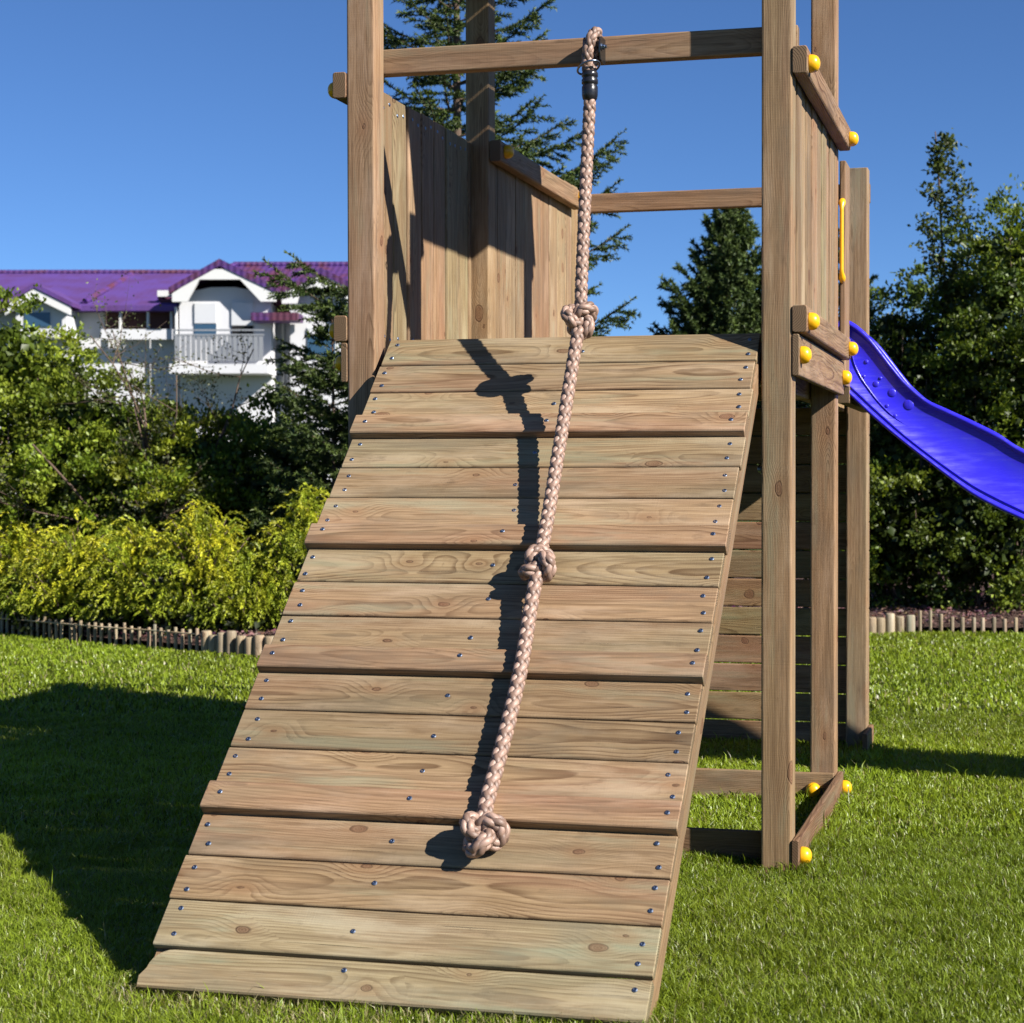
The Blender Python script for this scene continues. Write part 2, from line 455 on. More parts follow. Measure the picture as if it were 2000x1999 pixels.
# side rails and boards, both sides of the front bay
T = .044
for side in (1, -1):
    xa, xb = (.001, .001 + T) if side > 0 else (-W - T - .001, -W - .001)
    for zt in (2.4208, 1.669):
        beam('rail', tower, xa, xb, -.003, 1.253, zt - .08, zt, 'y', r=.008, color=(.93, .80, .74, 1))
        for yy in (.043, 1.212):
            cap(tower, ((xb if side > 0 else xa) - side * .0005, yy, zt - .042 - random.uniform(0, .004)), (side, 0, 0))
    xa, xb = (.001, .022) if side > 0 else (-W - .022, -W - .001)
    beam('side_board', tower, xa, xb, -.001, 1.252, 1.463, 1.585, 'y', r=.006, color=(.88, .78, .72, 1))
    for yy in (.035, 1.220):
        cap(tower, ((xb if side > 0 else xa) - side * .0005, yy, 1.525), (side, 0, 0))
    beam('base_board', tower, xa, xb, -.004, 1.255, -.02, .1034, 'y', r=.006, color=(.66, .53, .48, 1))
    for yy in (.05, 1.235):
        cap(tower, ((xb if side > 0 else xa) - side * .0005, yy, .048), (side, 0, 0))
    # wall planks of the front bay
    ys = [.1015 + .1305 * k for k in range(9)]
    if side > 0: ys = [.1375] + [.251 + .1279 * k for k in range(8)]
    for k, ya in enumerate(ys):
        yb = (ys[k + 1] - .0095) if k + 1 < len(ys) else 1.1745
        dx = random.uniform(-.005, .004)
        x0 = -.0235 if side > 0 else -W + .0015
        o = beam('wall_plank', tower, x0 + (dx if side < 0 else dx), x0 + .021 + dx, ya, yb, 1.50, 2.416 + random.uniform(-.004, .003), 'z', r=.007)
        xs = (x0 + dx + .021 + .0002) if side < 0 else x0 + dx + .0212
        if yb - ya > .06 and side < 0:
            for q in (.28, .74):
                screw(o, (xs, ya + (yb - ya) * q, 2.375 + random.uniform(-.012, .012)), (1, 0, 0))
                screw(o, (xs, ya + (yb - ya) * q, 1.625 + random.uniform(-.01, .01)), (1, 0, 0))
# second bay, left wall: rail on the inside of the posts, planks behind it
xi = -W + w
beam('rail', tower, xi + .002, xi + .002 + T, 1.181, 2.40, 2.346, 2.426, 'y', r=.008, color=(.98, .86, .80, 1))
for yy in (1.245, 2.36): cap(tower, (xi + .0455, yy, 2.392), (1, 0, 0))
seams = [1.270, 1.298, 1.41, 1.539, 1.673, 1.791, 1.913, 2.039, 2.169, 2.303, 2.418]
for a, b in zip(seams[:-1], seams[1:]):
    dx = random.uniform(-.003, .001)
    beam('wall_plank', tower, xi - .0225 + dx, xi - .0015 + dx, a, b - .005, 1.50, 2.41 + (.05 if b > 2.4 else 0), 'z', r=.004 if b - a > .05 else .003)
# flank board and far board of the slide opening, grab handle on the near one
beam('flank_board', tower, .0015, .0245, 1.282, 1.425, 1.50, 2.312, 'z', r=.006, color=(.92, .80, .74, 1))
# deck: boards across X on joists
nb = 20
for k in range(nb):
    ya = .094 + k * .1208
    x0, x1 = (-W + .024, -.026) if (ya < 1.06 or 1.27 < ya < 2.4) else (-W + w + .003, -w - .003)
    beam('deck_board', tower, x0, x1, ya, ya + .115, 1.528, 1.55, 'x', r=.003)
for x in (-1.25, -.69, -.14):
    beam('joist', tower, x, x + .044, .14, 2.40, 1.447, 1.526, 'y', r=.004)
beam('deck_beam', tower, -W + w + .002, -w - .002, Y1 + .01, Y1 + .054, 1.445, 1.5265, 'x', r=.004)
beam('deck_beam', tower, -W + w + .002, -w - .002, .096, .136, 1.445, 1.5265, 'x', r=.004)
beam('slide_ledger', tower, -.02, .024, 1.43, 2.38, 1.442, 1.52, 'y', r=.005)
# ground beams and stake
b1 = beam('ground_beam', tower, -W, -.003, .0925, .1135, -.02, .105, 'x', r=.004, color=(.62, .5, .44, 1))
b2 = beam('ground_beam', tower, -W, -.003, Y1 - .0235, Y1 - .0025, -.02, .110, 'x', r=.004, color=(.95, .86, .78, 1))
for x in (-.075, -1.31): cap(tower, (x, Y1 - .0230, .050), (0, -1, 0))
beam('ground_stake', tower, .0015, .0225, 2.20, 2.50, -.05, .105, 'y', r=.006, color=(.80, .64, .57, 1))
# horizontal planks closing the rear below the deck
for k in range(13):
    zt = 1.472 - .1245 * k
    z0 = zt - .1195
    if z0 < -.05: z0 = -.05
    beam('rear_plank', tower, -W - .001, .0, 2.5125, 2.5335, z0, zt, 'x', r=.005, color=tuple(c * random.uniform(.88, 1.06) for c in (.93, .82, .74)) + (1,))
# bolt through the right stringer seen behind the ramp
link('bolt', mesh('bolt', *revolve([(.016, 0), (.016, .003), (.010, .0035), (.010, .010), (.007, .012), (.001, .0125)], 12), STEEL), dir_matrix((-.094, .045, 1.19), (-1, 0, 0)), tower)
# slatted gable roof over the front bay (it throws the dark shade on the left wall)
XE, ZE, MS = .12, 2.027 + SUN_K * (.12 + 1.296), .9
qs = [0, .092, .184, .2690, .363, .455, .547, .640, .730, .811]
openq = (.2690, .363, .547)
sl = math.sqrt(1 + MS * MS)
for side in (1, -1):
    for qa, qb in zip(qs[:-1], qs[1:]):
        qa2 = qa + (.0022 if qa in openq else 0.0)
        qb2 = qb - (.0022 if qb in openq else 0.0)
        qm = (qa2 + qb2) / 2
        x = XE - qm if side > 0 else -W - XE + qm
        m = Matrix((Vector((0, 1, 0)), Vector((-side, 0, MS)).normalized(), Vector((side * MS, 0, 1)).normalized())).transposed()
        if m.determinant() < 0: m = Matrix((Vector((0, 1, 0)), -Vector((-side, 0, MS)).normalized(), Vector((side * MS, 0, 1)).normalized())).transposed()
        mw = m.to_4x4(); mw.translation = Vector((x, .64, ZE + MS * qm)) + Vector((side * MS, 0, 1)).normalized() * .012
        o = link('roof_slat', plank_mesh(1.27, (qb2 - qa2) * sl - .0002, .02, r=.001), mw, tower); o.color = tint()
for y in (.02, 1.20):
    for side in (1, -1):
        p0 = Vector((XE if side > 0 else -W - XE, y + .02, ZE - .055)); p1 = Vector((-W / 2, y + .02, ZE + MS * .811 - .055))
        d = (p1 - p0).normalized(); zc = Vector((0, 1, 0)); yc = zc.cross(d)
        mw = Matrix((d, yc, zc)).transposed().to_4x4(); mw.translation = (p0 + p1) / 2
        o = link('rafter', plank_mesh((p1 - p0).length, .08, .04), mw, tower); o.color = tint()
# grab handle: bowed bar with ball ends, on the flank board
def tube(points, radii, seg=10, closed=False):
    P = [Vector(p) for p in points]; n = len(P); V, F = [], []
    up = None
    for i in range(n):
        a = P[(i - 1) % n] if (closed or i > 0) else P[i]; b = P[(i + 1) % n] if (closed or i < n - 1) else P[i]
        d = (b - a).normalized()
        if up is None:
            up = Vector((0, 0, 1)) if abs(d.z) < .9 else Vector((1, 0, 0))
        s = d.cross(up).normalized(); up = s.cross(d).normalized()
        r = radii[i] if hasattr(radii, '__len__') else radii
        for k in range(seg):
            an = 2 * math.pi * k / seg
            V.append(P[i] + (s * math.cos(an) + up * math.sin(an)) * r)
    for i in range(n if closed else n - 1):
        for k in range(seg):
            j = (k + 1) % seg; i2 = (i + 1) % n
            F.append((i * seg + k, i * seg + j, i2 * seg + j, i2 * seg + k))
    if not closed:
        F.append(tuple(range(seg))[::-1]); F.append(tuple((n - 1) * seg + k for k in range(seg)))
    return V, F
hz0, hz1, hy = 1.872, 2.172, 1.33
pts, rad = [], []
for k in range(41):
    s = k / 40
    e = min(s, 1 - s)
    pts.append((.0135, 1.281 - .034 * min(1, e / .12) ** .6, hz0 + (hz1 - hz0) * s))
    rad.append(.0075 + .0062 * math.exp(-((e - .05) / .04) ** 2) - (.004 if e < .01 else 0))
link('grab_handle', mesh('grab_handle', *tube(pts, rad, 14), YELLOW), None, tower)

# ------------------------------------------------------------------ climbing ramp
RX0, RX1 = -1.2680, -.0985
RA = Vector((0, .062, 1.5895)); RB = Vector((0, -1.5363, .05))
rd = (RB - RA).normalized(); rn = Vector((0, rd.z, -rd.y)); rn = rn if rn.z > 0 else -rn
ramp = empty('climbing_ramp', (-.68, -1.5, 0), 'sloping wooden climbing ramp of horizontal planks with raised foot battens', 'climbing ramp')
def rpt(x, s, h): s *= 1.0150; return Vector((x, 0, 0)) + RA + rd * s + rn * h
def ramp_plank(name, s0, s1, th, top, color, dx0=0, dx1=0, r=.006):
    m = Matrix((Vector((1, 0, 0)), -rd, rn)).transposed()
    xc, L = (RX0 + dx0 + RX1 + dx1) / 2, (RX1 + dx1 - RX0 - dx0)
    mw = m.to_4x4(); mw.translation = rpt(xc, (s0 + s1) / 2, top - th / 2)
    mw = mw @ Matrix.Rotation(random.gauss(0, .0012), 4, 'Z') @ Matrix.Rotation(random.gauss(0, .006), 4, 'X')
    o = link(name, plank_mesh(L, (s1 - s0) * 1.015, th, r=r), mw, ramp); o.color = color
    return o
TAN, PINK, GRN = (1.0, .965, .90), (1.04, .925, .875), (.97, 1.06, 1.0)
def tc3(c): 
    b = random.uniform(.86, 1.08); return tuple(v * b * random.uniform(.985, 1.015) for v in c) + (1,)
rows = [(-.012, .1095), (.1125, .2325), (.2355, .3525), (.4385, .5570), (.5600, .6790), (.6820, .7965), (.8795, .9975), (1.0005, 1.1185), (1.1215, 1.2355),
        (1.3175, 1.4345), (1.4375, 1.5535), (1.5565, 1.6705), (1.7560, 1.8690), (1.8720, 1.9900), (1.9930, 2.1130), (2.1160, 2.2160)]
for i, (a, b) in enumerate(rows[:-1]):
    c = tc3(GRN if i >= 14 else random.choice((TAN, (1.0, .91, .84), (.93, .94, .86), (1.05, 1.0, .93), (.90, .85, .77))))
    o = ramp_plank('plank', a, b, .021, random.uniform(-.0012, .0012), c, random.gauss(0, .0022), random.gauss(0, .0022))
    for x in (RX0 + .034, RX1 - .034):
        for q in ((.27, .76) if i < 15 else (.3,)):
            screw(o, rpt(x + random.gauss(0, .006), a + (b - a) * (q + random.gauss(0, .04)), .0002), rn)
    screw(o, rpt(-.66 - .13 * i / 15 + random.gauss(0, .012), a + (b - a) * random.uniform(.42, .62), .0002), rn)
for i, (a, b) in enumerate(((.3555, .4350), (.7995, .8765), (1.2385, 1.3145), (1.6735, 1.7530))):
    o = ramp_plank('foot_batten', a, b, .044, .0225, tc3(PINK), -.004 + random.gauss(0, .003), .004 + random.gauss(0, .003), r=.008)
    for x in (RX0 + .036, -.68 - .1 * i / 4, RX1 - .034):
        screw(o, rpt(x + random.gauss(0, .006), a + (b - a) * random.uniform(.35, .5), .0227), rn)
# the lowest board: its upper left corner is rounded off and weathered pale
def foot_board():
    a, b = rows[-1]
    m = Matrix((Vector((1, 0, 0)), -rd, rn)).transposed()
    xc, L = (RX0 + RX1) / 2, RX1 - RX0 + .004
    mw = m.to_4x4(); mw.translation = rpt(xc - .002, (a + b) / 2 + .003, -.0165)
    hw, hl, rr, th = (b - a) * 1.015 / 2 - .001, L / 2, .052, .030
    out = [(hl, -hw), (hl, hw)] + [(-hl + .012 + rr - rr * math.sin(math.radians(q)), hw - rr + rr * math.cos(math.radians(q))) for q in range(0, 91, 15)] + [(-hl, -hw * .5), (-hl + .004, -hw)]
    n = len(out)
    V = [(x, y, -th / 2) for x, y in out] + [(x, y, th / 2 - .004) for x, y in out] + [(x * .9966, y * .925, th / 2) for x, y in out]
    F = [tuple(range(n))[::-1], tuple(2 * n + i for i in range(n))]
    for k in range(2): F += [(k * n + i, k * n + (i + 1) % n, (k + 1) * n + (i + 1) % n, (k + 1) * n + i) for i in range(n)]
    o = link('plank', mesh('foot_board', V, F, WOOD, False), mw, ramp); o.color = (.98, 1.08, 1.02, 1)
    for x in (-.79, RX1 - .034): screw(o, rpt(x, a + (b - a) * .3, -.0013), rn)
foot_board()
for xa, nm in ((RX1 - .046, 'stringer'), (RX0 + .002, 'stringer'), (-.70, 'stringer')):
    # stringer: long timber under the planks, foot cut level with the ground
    h0, h1 = -.0235, -.0935
    def sp(s, h): return RA + rd * s + rn * h
    prof = [sp(-.01, h0), sp(2.240, h0)]
    tdn = (.002 - sp(0, h1).z) / rd.z
    foot = sp(tdn, h1)
    prof += [foot, sp(.05, h1)]
    V = [Vector((x, p.y, p.z)) for x in (xa, xa + .045) for p in prof]
    mw = Matrix((rd, Vector((1, 0, 0)).cross(rd) * -1, Vector((1, 0, 0)))).transposed().to_4x4(); mw.translation = rpt(xa, 1.0, h0)
    if mw.to_3x3().determinant() < 0: mw = Matrix((rd, Vector((1, 0, 0)).cross(rd), Vector((1, 0, 0)))).transposed().to_4x4(); mw.translation = rpt(xa, 1.0, h0)
    inv = mw.inverted()
    Vl = [inv @ v for v in V]
    Fs = [(0, 1, 2, 3), (7, 6, 5, 4), (0, 4, 5, 1), (1, 5, 6, 2), (2, 6, 7, 3), (3, 7, 4, 0)]
    me = mesh('stringer', Vl, Fs, WOODP, False)
    import bmesh
    bm = bmesh.new(); bm.from_mesh(me); bmesh.ops.recalc_face_normals(bm, faces=bm.faces)
    bmesh.ops.bevel(bm, geom=list(bm.edges), offset=.004, segments=2, affect='EDGES'); bm.to_mesh(me); bm.free()
    o = link('stringer', me, mw, ramp); o.color = (.90, .82, .74, 1)

# ------------------------------------------------------------------ rope
def catmull(P, n):
    P = [Vector(p) for p in P]; P = [P[0] * 2 - P[1]] + P + [P[-1] * 2 - P[-2]]
    out = []
    for i in range(1, len(P) - 2):
        for k in range(n):
            t = k / n
            a, b, c, d = P[i - 1:i + 3]
            out.append(.5 * ((2 * b) + (c - a) * t + (2 * a - 5 * b + 4 * c - d) * t * t + (3 * b - a - 3 * c + d) * t ** 3))
    out.append(P[-2]); return out
def resample(P, step, closed=False):
    P = [Vector(p) for p in P]
    if closed: P = P + [P[0]]
    d = [0]
    for a, b in zip(P[:-1], P[1:]): d.append(d[-1] + (b - a).length)
    n = max(8, int(d[-1] / step)); out = []; j = 0
    for k in range(n if closed else n + 1):
        s = d[-1] * k / n
        while j < len(d) - 2 and d[j + 1] < s: j += 1
        f = (s - d[j]) / max(1e-9, d[j + 1] - d[j]); out.append(P[j].lerp(P[j + 1], f))
    return out, d[-1]
NS = 4
def braid(name, path, closed=False, R=.0098, sr=.0080, A=.0032, pitch=.150, step=.0032):
    P, L = resample(path, step, closed); n = len(P)
    if closed: pitch = L / max(1, round(L / pitch))
    # parallel transport frames
    Tn = []
    for i in range(n):
        a = P[i - 1] if (closed or i) else P[i]; b = P[(i + 1) % n] if (closed or i < n - 1) else P[i]
        Tn.append((b - a).normalized())
    N = [Tn[0].orthogonal().normalized()]
    for i in range(1, n):
        v = N[-1] - Tn[i] * N[-1].dot(Tn[i]); N.append(v.normalized())
    tw = 0
    if closed:
        v = N[-1] - Tn[0] * N[-1].dot(Tn[0]); v.normalize()
        tw = math.atan2(Tn[0].dot(v.cross(N[0])), v.dot(N[0]))
    V, F, UV = [], [], []
    seg = 8
    for sgn in (1, -1):
        for i4 in range(NS):
            C, base = [], len(V)
            for i in range(n):
                s = L * i / n
                th = 2 * math.pi * s / pitch
                ang = sgn * th + i4 * 2 * math.pi / NS + tw * i / n
                rr = R + sgn * A * math.cos(NS * th)
                B = Tn[i].cross(N[i])
                C.append((P[i] + (N[i] * math.cos(ang) + B * math.sin(ang)) * rr, (N[i] * math.cos(ang) + B * math.sin(ang))))
            for i in range(n):
                a = C[i - 1][0] if (closed or i) else C[i][0]; b = C[(i + 1) % n][0] if (closed or i < n - 1) else C[i][0]
                d = (b - a).normalized(); o = C[i][1]; sd = d.cross(o).normalized(); o = sd.cross(d)
                for k in range(seg):
                    an = 2 * math.pi * k / seg
                    V.append(C[i][0] + sd * math.cos(an) * sr * 1.12 + o * math.sin(an) * sr * .92)
                    UV.append((k / seg + (10 if sgn < 0 else 0), L * i / n * 30))
            for i in range(n if closed else n - 1):
                i2 = (i + 1) % n
                for k in range(seg):
                    j = (k + 1) % seg
                    F.append((base + i * seg + k, base + i * seg + j, base + i2 * seg + j, base + i2 * seg + k))
    # core
    base = len(V)
    for i in range(n):
        B = Tn[i].cross(N[i])
        for k in range(8):
            an = 2 * math.pi * k / 8; V.append(P[i] + (N[i] * math.cos(an) + B * math.sin(an)) * (R - .001)); UV.append((k / 8, i * .1))
    for i in range(n if closed else n - 1):
        i2 = (i + 1) % n
        for k in range(8):
            j = (k + 1) % 8; F.append((base + i * 8 + k, base + i * 8 + j, base + i2 * 8 + j, base + i2 * 8 + k))
    me = mesh(name, V, F, ROPE)
    uvl = me.uv_layers.new(name='UVMap')
    li = np.empty(len(me.loops), dtype=np.int32); me.loops.foreach_get('vertex_index', li)
    uvl.data.foreach_set('uv', np.array(UV, dtype=np.float32)[li].ravel())
    return me
def ramp_at(u, v, off):
    d = ray(u, v); p0 = rpt(0, 0, off); return Vector(CAM) + d * ((p0 - Vector(CAM)).dot(rn) / d.dot(rn))
rope = empty('climbing_rope', (-.61, .03, 2.30), 'thick braided pinkish rope with three knots hanging down over the ramp', 'climbing rope')
K1 = on_y(1133, 624, -.19); K2 = ramp_at(1052, 1103, .064); K3 = ramp_at(942, 1628, .046)
top = on_y(1152, 196, .03)
rp = [top + Vector((0, 0, .03)), top, on_y(1147, 300, .005), on_y(1141, 430, -.08), on_y(1136, 545, -.15), K1, on_y(1122, 690, -.235), ramp_at(1106, 790, .105), ramp_at(1088, 900, .075), ramp_at(1070, 1010, .055), K2,
      ramp_at(1036, 1190, .046), ramp_at(1020, 1290, .040), ramp_at(998, 1390, .036), ramp_at(972, 1490, .036), ramp_at(950, 1570, .042), K3]
link('rope', braid('rope', catmull(rp, 14)), None, rope)
def trefoil(c, s, ax, ay, az, zk=1.25):
    out = []
    for k in range(240):
        a = 2 * math.pi * k / 240
        out.append(c + ax * (s * (math.sin(a) + 2 * math.sin(2 * a))) + ay * (s * (math.cos(a) - 2 * math.cos(2 * a))) + az * (-zk * s * math.sin(3 * a)))
    return out
def knot(c, s, down, roll, face, zk=1.2):
    az = Vector(face).normalized(); ay = -(Vector(down) - az * Vector(down).dot(az)).normalized(); ax = ay.cross(az)
    ax, ay = ax * math.cos(roll) + ay * math.sin(roll), ay * math.cos(roll) - ax * math.sin(roll)
    link('knot', braid('knot', trefoil(c, s, ax, ay, az, zk), True), None, rope)
vd = (Vector(CAM) - K1).normalized()
knot(K1, .0145, (-.12, -.3, -1), .35, vd + Vector((.3, 0, .1)))
knot(K2, .0138, rd, 1.0, rn + Vector((-.35, -.2, 0)))
knot(K3, .0152, rd + Vector((-.5, 0, 0)), .2, rn + Vector((.1, -.25, 0)), 1.1)
# hanger: sleeve, ring, rope eye over a U bracket, bolt
sz = on_y(1152, 196, .03).z; sx_ = on_y(1152, 166, .03).x
prof = [(.017, 0), (.0215, .006), (.0240, .016), (.0245, .030), (.0240, .043), (.0215, .046), (.0215, .049), (.0248, .052), (.0250, .063), (.0220, .067), (.0220, .070), (.0248, .073), (.0246, .083), (.020, .090), (.012, .093)]
link('sleeve', mesh('sleeve', *revolve(prof, 22), BLACK), Matrix.Translation((sx_, .03, sz - .003)), rope)
rc = Vector((sx_ - .004, .03, sz + .098))
a1 = Vector((.031, -.012, .010)); a2 = Vector((.004, .030, -.006))
link('ring', mesh('ring', *tube([rc + a1 * math.cos(2 * math.pi * k / 36) * 1.12 + a2 * math.sin(2 * math.pi * k / 36) * 1.12 for k in range(36)], .0034, 8, True), STEEL), None, rope)
eye = catmull([(sx_ - .004, .030, sz + .075), (sx_ - .006, .022, sz + .115), (sx_ + .000, .018, sz + .160), (sx_ + .012, .026, sz + .196), (sx_ + .016, .050, sz + .206), (sx_ + .012, .072, sz + .186), (sx_ + .006, .068, sz + .140), (sx_ - .002, .046, sz + .100), (sx_ - .003, .034, sz + .070)], 10)
link('eye_loop', braid('eye_loop', eye, False, R=.0088, sr=.0074), None, rope)
def plate(x, t_):
    y0, y1, z0, z1 = .020, .0905, sz + .118, sz + .192
    V = []
    out = []
    for k in range(9): 
        a = math.radians(90 + 180 * k / 8); out.append((y0 + .022 + .022 * math.cos(a), (z0 + z1) / 2 + (z1 - z0) / 2 * math.sin(a)))
    out += [(y1, z0), (y1, z1)]
    n = len(out)
    V = [(x, y, z) for y, z in out] + [(x + t_, y, z) for y, z in out]
    F = [tuple(range(n)), tuple(range(2 * n - 1, n - 1, -1))] + [(i, i + n, (i + 1) % n + n, (i + 1) % n) for i in range(n)]
    return V, F
for x in (sx_ - .020, sx_ + .030):
    link('bracket_plate', mesh('bracket_plate', *plate(x, .004), DARKSTEEL, False), None, rope)
link('bracket_bolt', mesh('bracket_bolt', *revolve([(.012, 0), (.012, .002), (.0085, .0025), (.0085, .010), (.0055, .0105), (.0055, .016), (.001, .0165)], 8), STEEL, False), dir_matrix((sx_ + .034, .040, sz + .160), (1, 0, 0)), rope)

# ------------------------------------------------------------------ slide
YN, SW = 1.45, .50
slide = empty('slide', (.3, 1.7, 0), 'wavy blue plastic slide leaving the side of the tower', 'slide')
rim_px = [(1634, 632), (1640, 625), (1648, 623), (1664, 629), (1682, 642), (1700, 660), (1722, 688), (1745, 718), (1770, 747), (1810, 780), (1850, 799), (1900, 822), (1950, 847), (2000, 878)]
bot_px = [(1634, 750), (1640, 755), (1648, 763), (1664, 778), (1682, 795), (1700, 812), (1722, 831), (1745, 850), (1770, 870), (1810, 901), (1850, 932), (1900, 968), (1950, 995), (2000, 1018)]
RIM = [on_y(u, v, YN) for u, v in rim_px]; BOT = [on_y(u, v, YN) for u, v in bot_px]
for x, zb, h in ((.80, .935, .24), (.95, .85, .235), (1.15, .72, .23), (1.4, .56, .225), (1.65, .405, .22), (1.9, .28, .21), (2.15, .19, .20), (2.4, .13, .19), (2.7, .10, .18), (2.95, .085, .17)):
    BOT.append(Vector((x, YN, zb))); RIM.append(Vector((x + .07, YN, zb + h)))
BOT = catmull(BOT, 5); RIM = catmull(RIM, 5)
half = [(.004, .0), (-.006, .008), (-.010, .03), (-.008, .060), (.001, .078), (.005, .095), (.006, .118), (.001, .126), (.000, .136), (.002, .146), (.007, .156), (.010, .88), (.008, .905), (-.001, .92), (-.003, .955), (.000, .985), (.008, 1.0), (.026, 1.0), (.034, .985), (.037, .95), (.046, .45), (.060, .24), (.090, .15), (.14, .125)]
sec = half + [(SW - y, f) for y, f in reversed(half)] + [(SW - .06, .05), (.06, .05)]
V, F = [], []
ns = len(sec)
for b, r_ in zip(BOT, RIM):
    for y, f in sec:
        p = b.lerp(r_, f); V.append((p.x, YN + y, p.z))
for i in range(len(BOT) - 1):
    for k in range(ns):
        j = (k + 1) % ns
        F.append((i * ns + k, i * ns + j, (i + 1) * ns + j, (i + 1) * ns + k))
F.append(tuple(range(ns))[::-1]); F.append(tuple((len(BOT) - 1) * ns + k for k in range(ns)))
body = link('slide_body', mesh('slide_body', V, F, SLIDE), None, slide)
for zx, zy, r_ in ((515, 493, 4.5), (600, 693, 6.5), (745, 772, 8.5), (895, 880, 10.5), (698, 890, 4.5), (770, 982, 5), (490, 625, 4), (640, 640, 3.5)):
    p = on_y(1580 + zx / 4.598, 600 + zy / 4.598, YN + .008); R_ = r_ / 522
    link('moulded_bump', mesh('moulded_bump', *revolve([(R_, -.006), (R_ * .95, .0002), (R_ * .78, .0012), (R_ * .45, .0022), (R_ * .1, .0025)], 18), SLIDE), dir_matrix(p, (0, -1, 0)), slide)
rib = catmull([on_y(1580 + a / 4.598, 600 + b / 4.598, YN + .0085) for a, b in ((385, 425), (415, 530), (470, 640), (535, 735), (600, 822), (665, 897), (740, 968), (830, 1035), (940, 1100))], 5)
link('moulded_rib', mesh('moulded_rib', *tube(rib, [.0034 * min(1, (len(rib) - k) / 12) for k in range(len(rib))], 8), SLIDE), None, slide)
beam('slide_support', slide, 1.62, 1.69, YN + .20, YN + .27, -.05, .40, 'z')

# ------------------------------------------------------------------ noise for numpy layouts
def vnoise(x, y, s, seed):
    x = x * s; y = y * s
    xi = np.floor(x).astype(int); yi = np.floor(y).astype(int); fx = x - xi; fy = y - yi
    def h(a, b):
        n = np.sin(a * 127.1 + b * 311.7 + seed * 74.7) * 43758.5453
        return n - np.floor(n)
    fx = fx * fx * (3 - 2 * fx); fy = fy * fy * (3 - 2 * fy)
    return (h(xi, yi) * (1 - fx) + h(xi + 1, yi) * fx) * (1 - fy) + (h(xi, yi + 1) * (1 - fx) + h(xi + 1, yi + 1) * fx) * fy

# ------------------------------------------------------------------ lawn, bed, edging
t = NT('lawn soil and thatch')
tc = t.n('ShaderNodeTexCoord')
n1 = t.noise(tc.outputs['Object'], 2.0, 5, .6); n2 = t.noise(tc.outputs['Object'], 90, 4, .65)
c = t.mix(t.maprange(n1.outputs['Fac'], .35, .65, 0, 1), (.045, .062, .010, 1), (.065, .082, .014, 1))
c = t.mix(t.maprange(n2.outputs['Fac'], .4, .7, 0, .7), c, (.03, .03, .012, 1))
t.set(color=c, rough=.95, spec=.1, normal=t.bump(n2.outputs['Fac'], .8, .02))
tag(link('lawn', mesh('lawn', [(-400, -300, 0), (400, -300, 0), (400, 600, 0), (-400, 600, 0)], [(0, 1, 2, 3)], t.m)), kind='structure')

edge = [Vector((x, y, 0)) for x, y in ((-9.5, 7.7), (-8.2, 7.15), (-6.86, 6.66), (-5.7, 6.12), (-5.25, 5.95), (-4.8, 5.74), (-4.47, 5.62), (-4.18, 5.56), (-3.6, 5.62), (-2.6, 6.2), (-1.5, 7.35), (-.49, 8.12), (.06, 8.30), (.62, 8.40), (2.0, 8.5), (3.2, 8.6))]
curve = catmull(edge, 12)
t = NT('dark mulch soil')
tc = t.n('ShaderNodeTexCoord'); n2 = t.noise(tc.outputs['Object'], 30, 5, .7)
t.set(color=t.mix(n2.outputs['Fac'], (.035, .022, .018, 1), (.13, .08, .065, 1)), rough=.95, spec=.1, normal=t.bump(n2.outputs['Fac'], 1, .03))
V, F = [], []
for i, p in enumerate(curve):
    V += [(p.x, p.y + .05, .045), (p.x, p.y + .35, .09), (p.x * 1.25, p.y + 7, .12)]
for i in range(len(curve) - 1):
    for k in range(2):
        F.append((i * 3 + k, (i + 1) * 3 + k, (i + 1) * 3 + k + 1, i * 3 + k + 1))
tag(link('planting_bed', mesh('planting_bed', V, F, t.m)), kind='structure')

# bark chips on the bed
t = NT('bark chip')
a = t.n('ShaderNodeVertexColor', layer_name='tint'); t.set(color=a.outputs['Color'], rough=.9, spec=.1)
n = 9000
ci = rng.integers(0, len(curve) - 1, n); cf = rng.random(n); cx = np.array([[p.x, p.y] for p in curve])
base = cx[ci] * (1 - cf[:, None]) + cx[ci + 1] * cf[:, None]
dd = rng.random(n) ** 1.3 * 3.2 + .08
ctr = np.stack([base[:, 0], base[:, 1] + dd, .055 + .05 * np.minimum(1, dd / .35) + rng.random(n) * .018], 1)
def rand_dirs(n):
    v = rng.normal(size=(n, 3)); return v / np.linalg.norm(v, axis=1, keepdims=True)
a1 = rand_dirs(n); a1[:, 2] *= .35; a2 = np.cross(a1, rand_dirs(n)); a2 /= np.linalg.norm(a2, axis=1, keepdims=True)
a3 = np.cross(a1, a2)
ln = rng.uniform(.012, .032, (n, 1)); wd = rng.uniform(.006, .016, (n, 1))
vv = np.stack([ctr - a1 * ln, ctr + a2 * wd, ctr + a1 * ln, ctr - a2 * wd, ctr + a3 * wd * .6], 1)
fi = np.arange(n)[:, None, None] * 5 + np.array([[0, 1, 4], [1, 2, 4], [2, 3, 4], [3, 0, 4]])[None]
cc = np.array([.12, .07, .062]) * rng.uniform(.4, 1.5, (n, 1)) * np.array([1, 1, 1]) + rng.normal(0, .012, (n, 3))
tag(link('bark_chips', np_mesh('bark_chips', vv.reshape(-1, 3), fi.reshape(-1, 3), t.m, np.repeat(np.clip(cc, .01, 1), 5, 0))),
    'reddish brown bark chips mulching the planting bed', 'mulch', kind='stuff')

